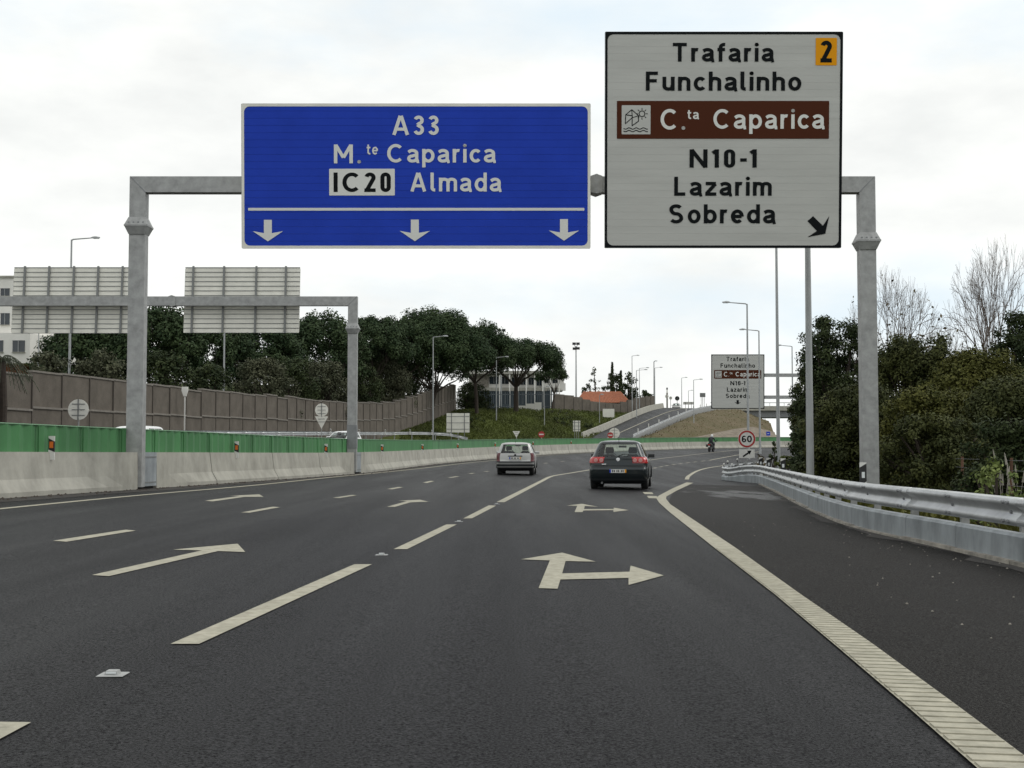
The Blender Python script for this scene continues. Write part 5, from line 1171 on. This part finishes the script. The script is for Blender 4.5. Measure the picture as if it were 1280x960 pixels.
def clump_points(centers, radii, per, rng, shell=.55, flat=1.0):
    C = []; T = []; Nn = []
    for c, r in zip(centers, radii):
        k = max(6, int(per * (r ** 2))); d = rng.normal(size=(k, 3)); d /= np.linalg.norm(d, axis=1)[:, None]
        rr = r * (shell + (1 - shell) * rng.random((k, 1)) ** .6) * rng.uniform(.8, 1.15, (k, 1)); d[:, 2] *= flat
        C.append(np.array(c)[None] + d * rr); T.append(np.clip(rng.normal(.48 + rng.uniform(-.25, .25), .12, k), 0, 1)); Nn.append(d + np.array([0, 0, .45]))
    return np.concatenate(C), np.concatenate(T), np.concatenate(Nn)
def limb(mb, pts, r0, r1, n=7):
    k = len(pts); mb.path(pts, [r0 + (r1 - r0) * i / (k - 1) for i in range(k)], n)
def stone_pine(label, px, ytop, Y, rpx, zg, seed, m='pine', crown_h=.42, trunk=.26, name='stone_pine', per=42, leaf=.34, group='pines behind the noise wall', thick=1.0, nb=9, dens=1.0):
    rng = np.random.default_rng(seed); top = at(px, ytop, Y); x = top.x; H = top.z - zg; rad = rpx * Y / FPX
    t = thing(name, label, 'tree', (x, Y, zg), 0, group)
    ch = min(H * crown_h, rad * 1.15) * thick; zc = H - ch                         # crown underside
    mb = MB(); fork = zc * rng.uniform(.50, .68)
    bend = Vector((rng.uniform(-.5, .5), rng.uniform(-.5, .5), 0)); base = Vector((0, 0, -.3)); fp = Vector((bend.x, bend.y, fork))
    limb(mb, [base, Vector((bend.x * .25, bend.y * .3, fork * .5)), fp], trunk, trunk * .75, 9)
    tr = mb.build('trunk', M['bark'], t, world=False); centers = []; radii = []
    for k in range(nb):
        a = 2 * math.pi * k / nb + rng.uniform(-.3, .3); q = rad * rng.uniform(.45, .85); e = Vector((math.cos(a) * q, math.sin(a) * q, zc + ch * rng.uniform(.15, .45)))
        mid_ = fp.lerp(e, .5) + Vector((0, 0, -.06 * q)) + Vector(rng.uniform(-.3, .3, 3)); lb = MB()
        limb(lb, [fp, fp.lerp(mid_, .6) + Vector((0, 0, .15)), mid_, e], trunk * .48, trunk * .14, 6)
        for s in range(3):
            e2 = e + Vector((rng.uniform(-.3, .3) * rad, rng.uniform(-.3, .3) * rad, ch * rng.uniform(.1, .5))); limb(lb, [mid_.lerp(e, .5), e2], trunk * .16, trunk * .05, 5)
        lb.build('limb', M['bark'], t, world=False)
    nc = int((60 + rad * 16) * dens)
    for k in range(nc):
        u = math.sqrt(rng.random()) * .96; a = rng.uniform(0, 2 * math.pi); lump = 1 + .07 * math.sin(3 * a + seed) + .04 * math.sin(5 * a + 2 * seed)
        dome = ch * (math.sqrt(max(0, 1 - u * u)) * .80 + .05) * (1 + .05 * math.sin(4 * a + seed))
        zz = zc + dome * (rng.uniform(.82, 1.0) if rng.random() < .68 else rng.uniform(.2, .8)); r = rad * rng.uniform(.09, .16) + .2
        centers.append((math.cos(a) * u * rad * lump, math.sin(a) * u * rad * lump, zz - r * .4)); radii.append(r)
    P, T, NN = clump_points(centers, radii, per, rng, .45, .75)
    P[:, 2] = zc + (P[:, 2] - zc) * (H - zc) / (np.quantile(P[:, 2], .995) - zc)
    leaf_object('crown', t, M[m], P, leaf, rng, T, 1.5, .4, NN)
    return t
def bush(label, px, ytop, Y, wpx, zg, seed, m='olive', per=46, leaf=.24, name='shrub', group=None, cat='shrub', nclump=26, stem=True, depth=.8, rmin=.14, rmax=.26, low=.12, shell=.5):
    rng = np.random.default_rng(seed); top = at(px, ytop, Y); H = top.z - zg; rad = wpx / 2 * Y / FPX
    t = thing(name, label, cat, (top.x, Y, zg), 0, group); centers = []; radii = []
    sz = min(rad, H * .6)
    for k in range(nclump):
        a = rng.uniform(0, 2 * math.pi); u = math.sqrt(rng.random()); h = rng.uniform(low, 1.0); wz = 1.0 if h < .55 else math.sqrt(max(.05, 1 - ((h - .55) / .5) ** 2))
        r = sz * rng.uniform(rmin, rmax) + .05; centers.append((math.cos(a) * u * (rad - r * .6) * wz, math.sin(a) * u * rad * depth * wz, max(r * .3, H * h - r * .9))); radii.append(r)
    mb = MB()
    for k, c in enumerate(centers[:max(5, nclump // 3)]):
        b0 = Vector((rng.uniform(-.2, .2) * rad * .5, rng.uniform(-.2, .2) * rad * .5, -.1)); limb(mb, [b0, b0.lerp(Vector(c), .5) + Vector((0, 0, .1 * H)), Vector(c)], max(.03, .025 * H), .015, 5)
    mb.build('stem' if cat == 'shrub' else 'trunk', M['bark'], t, world=False)
    P, T, NN = clump_points(centers, radii, per, rng, shell, .9); P[:, 2] *= H / np.quantile(P[:, 2], .997); P[:, 2] = np.maximum(P[:, 2], .03)
    leaf_object('foliage' if cat == 'shrub' else 'crown', t, M[m], P, leaf, rng, T, 1.7, .2, NN)
    return t
def bare_tree(label, px, ytop, Y, wpx, zg, seed, r0=.13, leaves=0, levels=5):
    rnd = random.Random(seed); top = at(px, ytop, Y); H = top.z - zg; rad = wpx / 2 * Y / FPX
    t = thing('bare_tree', label, 'tree', (top.x, Y, zg), 0, 'leafless trees above the right hedge'); mb = MB(); tw = MB(); tips = []
    def grow(p, d, ln, r, lv):
        r = max(r, .0105); q = p
        for s in range(2):
            d = (d + Vector((rnd.gauss(0, .09), rnd.gauss(0, .09), .02))).normalized(); e = q + d * ln / 2; (mb if lv > levels - 2 else tw).tube(q, e, r * (1 - .12 * s), r * (.88 - .12 * s), 6 if lv > 4 else 3, False); q = e
            if s == 0 and 1 < lv < levels and rnd.random() < .55:
                a = d.orthogonal().normalized(); a.rotate(Matrix.Rotation(rnd.uniform(0, 6.28), 3, d)); grow(q, (d + a * rnd.uniform(.5, .8)).normalized(), ln * .6, r * .5, max(1, lv - 2))
        if lv == 1: tips.append(q); return
        a0 = d.orthogonal().normalized(); ph = rnd.uniform(0, 6.28); m_ = 5 if lv == levels else (3 if rnd.random() < .25 else 2)
        for k in range(m_):
            a = a0.copy(); a.rotate(Matrix.Rotation(ph + 6.283 * k / m_ + rnd.uniform(-.4, .4), 3, d))
            grow(q, (d + a * rnd.uniform(.30, .62)).normalized(), ln * rnd.uniform(.70, .86), r * (.62 if m_ > 2 else .70), lv - 1)
    grow(Vector((0, 0, -.1)), Vector((0, 0, 1)), H * .25, r0, levels)
    zs_ = max(v_[2] for v_ in tw.v); k = H / zs_; kx = min(1.6, rad / float(np.quantile([math.hypot(v_[0], v_[1]) for v_ in tw.v], .97)))
    wx = lambda z: 1 + (kx - 1) * sm(0, zs_ * .45, z)
    for b in (mb, tw): b.v = [(x * wx(z), y * wx(z), z * k if z > 0 else z) for x, y, z in b.v]
    mb.build('trunk', M['twig'], t, world=False); tw.build('twigs', M['twig'], t, world=False)
    if leaves:
        rng = np.random.default_rng(seed); tp = np.array([(p.x * wx(p.z), p.y * wx(p.z), p.z * k) for p in rnd.sample(tips, min(leaves, len(tips)))]); leaf_object('crown', t, M['brownleaf'], tp, .13, rng, rng.random(len(tp)))
    return t

# pine wood on the left
for i, a in enumerate([
    ('dark pine right of the white apartment block behind the sign back', 74, 398, 152, 62, 4.2, 1), ('dark pine behind the leftmost sign back, left of near gantry post', 118, 388, 124, 70, 3.4, 2),
    ('dark pine whose crown shows between near gantry post and second sign back', 200, 384, 122, 62, 3.6, 3), ('dark pine behind the left half of the second sign back', 262, 392, 128, 60, 4.0, 4),
    ('dark pine behind the right half of the second sign back', 330, 398, 136, 60, 4.2, 5), ('dark pine left of the far gantry post, bare limbs showing', 402, 392.5, 148, 58, 4.6, 6),
    ('dark pine just right of the far gantry post', 462, 397, 160, 52, 5.2, 7), ('tallest rounded pine crown in the middle of the wood', 540, 388.5, 176, 72, 6.0, 8),
    ('dark pine filling the gap left of the tallest crown', 500, 400, 170, 50, 5.4, 10), ('broad pine whose crown slopes down towards the lone pine', 596, 405, 192, 50, 6.6, 9)]):
    stone_pine(*a, crown_h=(.85, .85, .85, .85, .85, .82, .80, .66, .75, .50)[i], thick=(1.25 if i < 6 else 1.0), per=190, leaf=.21, trunk=.3, dens=1.3)
stone_pine('spreading umbrella pine with forked dark trunk before the pale building', 645, 424.5, 205, 62, 7.2, 11, crown_h=.40, trunk=.42, per=180, leaf=.20, group=None, nb=10, thick=.9)
stone_pine('small pine crown at the right end of the umbrella pine', 690, 452, 222, 20, 7.6, 12, crown_h=.45, trunk=.16, per=100, leaf=.24, group=None, nb=6)
for i, a in enumerate([
    ('olive scrub tree behind the noise wall at the far left', 62, 440, 84, 74, 1.6, 21), ('olive scrub tree left of the near gantry post', 128, 438, 88, 84, 1.7, 22), ('dark scrub tree right of the near gantry post', 205, 440, 96, 84, 1.8, 23),
    ('dark scrub tree behind the white stake', 262, 456, 100, 74, 1.9, 24), ('grey olive bush below the second sign back', 330, 449, 112, 96, 2.0, 25), ('olive bush left of the far gantry post', 402, 452, 131, 84, 2.4, 26),
    ('olive bush right of the far gantry post', 474, 446, 163, 92, 3.4, 27), ('dark bush where the noise wall climbs', 512, 452, 192, 76, 5.8, 28), ('dark scrub filling the wood floor between the far gantry post and bend', 440, 450, 152, 84, 3.0, 30), ('dark scrub on the wood floor left of the far gantry post', 366, 448, 126, 84, 2.4, 20), ('dark bush at the upper end of the noise wall', 590, 478, 206, 50, 6.9, 29)]):
    bush(*a, m='olive' if i in (0, 1, 4, 5, 6) else 'darkleaf', per=220, leaf=.155, name='scrub_tree', cat='tree', group='scrub behind the noise wall', nclump=130)
for i, a in enumerate([
    ('dark shrub at the left end of the grass bank', 585, 514, 172, 20, 3.4, 31), ('round bush beneath the lone pine', 612, 505, 205, 40, 6.7, 32), ('olive bush right of the lone pine trunk', 690, 512, 208, 44, 5.6, 33), ('low dark bush halfway down the grass bank', 706, 520, 196, 40, 3.8, 34),
    ('low bush beside the narrow sign back', 736, 528, 200, 28, 3.2, 35), ('green bush by the ramp barrier', 782, 520, 226, 26, 5.0, 36), ('small bush above the ramp barrier', 800, 515, 240, 20, 6.6, 37), ('yellowish bush at the foot of the grass bank', 646, 531, 180, 50, 2.8, 38), ('dark bush on the left slope of the grass bank', 598, 522, 182, 24, 4.0, 39)]):
    bush(*a, m=('darkleaf', 'olive', 'olive', 'darkleaf', 'darkleaf', 'darkleaf', 'darkleaf', 'grassleaf', 'darkleaf')[i], per=130, leaf=.18, nclump=26, group='bushes on the grass bank')
for i, a in enumerate([('dark tree left behind the tiled roof', 768, 467, 285, 34, 9, 41), ('dark tree right behind the tiled roof', 786, 466, 288, 30, 9, 42), ('thin leafy sapling left of the tiled roof', 745, 459, 275, 18, 9, 43), ('low dark tree at the end of the grey wall', 806, 488, 282, 26, 8.8, 44), ('low dark shrub left of the tiled roof', 735, 480, 276, 20, 9, 45)]):
    bush(*a, m='darkleaf', per=60, leaf=.36, name='distant_tree', cat='tree', group='trees behind the tiled roof', nclump=34 if i != 2 else 16, rmin=.16, rmax=.30, low=.35)
for i, (px, yt) in enumerate(((765.3, 453), (776, 463.5))):
    p = at(px, yt, 283); t = thing('cypress', 'slim dark cypress spire behind the tiled roof, %s' % ('taller one' if i == 0 else 'shorter one'), 'tree', (p.x, 283, 9), 0, 'cypress spires')
    rng = np.random.default_rng(60 + i); H = p.z - 9; h = rng.random(500) ** .8; rr = .42 * (1 - h) ** .6 + .05; a = rng.uniform(0, 6.28, 500)
    leaf_object('crown', t, M['darkleaf'], np.stack([np.cos(a) * rr, np.sin(a) * rr, h * H], 1), .35, rng, rng.random(500), 1.8, 1.5); MB().tube((0, 0, 0), (0, 0, H * .9), .12, .03, 6).build('trunk', M['bark'], t, world=False)
# palm at the left edge
pt_ = at(3, 446, 58); pz = opp(58) + .2; pm = thing('palm_tree', 'drooping palm fronds at the left picture edge before the noise wall', 'tree', (pt_.x - .2, 58.5, pz)); H = pt_.z - pz
MB().path([(0, 0, -.2), (.1, 0, H * .5), (0, 0, H)], [.2, .17, .15], 9).build('trunk', M['bark'], pm, world=False); rr = random.Random(4)
for k in range(26):
    a = rr.uniform(0, 6.28); ln = rr.uniform(1.1, 1.9); el = rr.uniform(-.2, .9); pts = []
    for s in range(7): u = s / 6; pts.append(Vector((math.cos(a) * ln * u * math.cos(el * (1 - u)), math.sin(a) * ln * u, H + ln * (u * .75 * el - u * u * (1.0 + .25 * el)))))
    mb = MB(); mb.path(pts, .012, 4); sd = Vector((-math.sin(a), math.cos(a), 0))
    for s in range(1, 7):
        for w_ in (0, .5):
            p = pts[s - 1].lerp(pts[s], w_)
            for g in (-1, 1): e = p + sd * g * .2 + Vector((math.cos(a) * .12, math.sin(a) * .12, -.22)); mb.add([p, p + Vector((math.cos(a) * .035, math.sin(a) * .035, 0)), e], [(0, 1, 2)])
    mb.build('frond', M['palm'] if 'palm' in M else M.setdefault('palm', mat('palm leaf', (.05, .06, .03), .7)), pm, world=False)

# right hedge of trees and shrubs
HG = 'roadside trees on the right'
for a, k in ((('dark leafy tree with a ragged top left of the right gantry column', 1046, 398, 50, 128, 0, 71), dict(m='darkleaf', nclump=190)),
             (('tall olive green tree just right of the gantry column', 1150, 424, 47, 176, 0, 72), dict(m='hedge', nclump=300)),
             (('dark evergreen tree at the right picture edge', 1290, 392, 50, 130, 0, 73), dict(m='darkleaf', nclump=260)),
             (('yellow green tree left of the dark evergreen at right', 1226, 440, 45, 170, 0, 74), dict(m='hedge2', nclump=260)),
             (('brownish tree behind lamp post at the left end of the right hedge', 1012, 462, 54, 60, 0, 75), dict(m='hedge', nclump=170)),
             (('dense shrub low behind the right gantry column', 1078, 484, 39, 170, 0, 76), dict(m='hedge', nclump=260)),
             (('dense yellow green shrub low right of the gantry column', 1176, 488, 36, 190, 0, 77), dict(m='hedge2', nclump=260)),
             (('dark shrub low at the right picture edge', 1276, 474, 34, 180, 0, 78), dict(m='hedge', nclump=260)),
             (('dark shrub behind the nearest lamp post', 1020, 520, 47, 74, 0, 79), dict(m='darkleaf', nclump=140)),
             (('low dense shrub at the foot of the right gantry column', 1046, 556, 40, 120, 0, 81), dict(m='darkleaf', nclump=170)),
             (('low dense shrub right of the column foot', 1172, 520, 33, 170, 0, 82), dict(m='hedge', nclump=170)),
             (('low dense shrub at the right edge behind the weed', 1268, 524, 27, 160, 0, 83), dict(m='darkleaf', nclump=130)),
             (('sparse light topped tree behind the lamp post at the hedge left end', 1016, 432, 58, 64, 0, 80), dict(m='darkleaf', nclump=46))):
    a = list(a); a[5] = surf(9, a[3]) - .05
    bush(*a, per=2300 if a[3] < 40 else 1500, leaf=.058 if a[3] < 40 else .075, name='roadside_tree', cat='tree', group=HG, depth=.55, low=.05, rmin=.10, rmax=.21, shell=.35, **k)
bare_tree('bare branched tree above the hedge left of the far right one', 1122, 326, 62, 110, 0, 91, .15, 40, 8); bare_tree('tallest bare tree above the hedge at far right', 1246, 293, 60, 130, 0, 92, .17, 0, 8)
bare_tree('small bare tree above the hedge just left of the gantry column', 1066, 372, 60, 70, 0, 93, .10, 20, 7); bare_tree('low bare tree with a few brown leaves between the taller bare ones', 1180, 388, 58, 80, 0, 94, .10, 60, 7)
# plants in the gore and on the verge
bush('green grassy clump in the gore beside the second lamp post', 982, 570, 58, 30, surf(9, 58), 101, 'grassleaf', 700, .13, 'verge_plant', 'plants on the gore', nclump=16)
bush('brown dry bush right of the 60 sign', 951, 568, 62, 18, surf(9, 62), 102, 'brownleaf', 700, .10, 'verge_plant', 'plants on the gore', nclump=14)
bush('dark leafy sprig leaning out behind the second lamp post', 968, 552, 64, 14, surf(9, 64), 103, 'darkleaf', 300, .14, 'verge_plant', 'plants on the gore', nclump=9, low=.4)
bush('bright green leafy weed behind the right guardrail', 1243, 571, 17.2, 76, surf(6.2, 17.2), 104, 'weed', 2600, .045, 'weed_plant', None, nclump=30, low=.3, rmin=.08, rmax=.16)
rr = random.Random(8); dp = at(1268, 585, 17.6); dw = thing('dry_grass_tuft', 'dry brown grass stalks beside the bright weed', 'grass', (dp.x, 17.6, surf(dp.x, 17.6)))
for k in range(12):
    x, y, h = rr.uniform(-.2, .2), rr.uniform(-.2, .2), rr.uniform(.75, 1.12); l_ = rr.uniform(-.18, .1); st = MB().path([(x, y, 0), (x + l_ * .4, y, h * .6), (x + l_, y, h)], [.006, .005, .003], 4).build('stalk', M['kerb'], dw, world=False)
    MB().tube((x + l_, y, h - .02), (x + l_ * 1.25, y, h + .14), .016, .004, 6).build('seed_head', M['kerb'], st, world=False)
# uncountable ground cover
rng = np.random.default_rng(7)
def scatter(name, label, P, m, size, up=2.0, el=2.2):
    tn = .45 + .30 * np.sin(P[:, 0] * .31 + P[:, 1] * .17) * np.sin(P[:, 1] * .23 - P[:, 0] * .11 + 1) + .14 * np.sin(P[:, 0] * 1.1 + P[:, 2]) + rng.normal(0, .10, len(P)); o = leaf_object(name, None, M[m], P, size, rng, tn, el, up); tag(o, label, 'grass', kind='stuff'); return o
n_ = 9000; ty = rng.uniform(8, 46, n_); tx = np.array([road_right(y) for y in ty]) + .35 + rng.random(n_) ** 1.5 * 4.0
scatter('verge_grass', 'rough grass and weeds behind the right guardrail', np.stack([tx, ty, np.array([surf(x, y) for x, y in zip(tx, ty)]) + rng.uniform(.02, .28, n_)], 1), 'hedge2', .10)
def on_strip(A, B, n):
    out_ = []
    for _ in range(n):
        t, v_ = rng.random() * (len(A) - 1), rng.random(); i = min(int(t), len(A) - 2); a = Vector(A[i]).lerp(Vector(A[i + 1]), t - i); b = Vector(B[i]).lerp(Vector(B[i + 1]), t - i); p = a.lerp(b, v_); p.z += .4 * math.sin(math.pi * v_) + rng.uniform(0, .35); out_.append(tuple(p))
    return np.array(out_)
scatter('bank_grass', 'green grass and weeds covering the bank below the pines', on_strip(FOOT[1:], CREST[1:], 42000), 'grassleaf', .15)
scatter('bank_scrub', 'dry tufts over the bank beside the ramp', on_strip(MIDL, FT, 1500), 'brownleaf', .11)
ng = 160; gyy = rng.uniform(5, 22, ng); gxx = np.array([road_right(y) for y in gyy]) - .35 - rng.random(ng) ** 2 * 2.6; mb = MB()
for x, y in zip(gxx, gyy):
    s = rng.uniform(.003, .010); z = surf(x, y) + .006; mb.add([(x - s, y - s, z), (x + s, y - s * .8, z), (x + s * .8, y + s, z), (x - s, y + s, z), (x, y, z + s * 1.2)], [(0, 1, 4), (1, 2, 4), (2, 3, 4), (3, 0, 4)])
tag(mb.build('loose_gravel', M['kerb']), 'scattered grit and pebbles on the dark right shoulder', 'gravel', kind='stuff')
ng = 900; dd_ = rng.uniform(20, 110, ng); mb = MB()
for d in dd_:
    p, t, r = BARRIER.at(d); q = p + r * (.36 + abs(rng.normal(0, .18))); s = rng.uniform(.008, .03); z = surf(q.x, q.y) + .006; mb.add([(q.x - s, q.y - s, z), (q.x + s, q.y - s, z), (q.x + s, q.y + s, z), (q.x - s, q.y + s, z), (q.x, q.y, z + s)], [(0, 1, 4), (1, 2, 4), (2, 3, 4), (3, 0, 4)])
tag(mb.build('gutter_debris', M['bark']), 'dead leaves and grit along the foot of the median barrier', 'debris', kind='stuff')
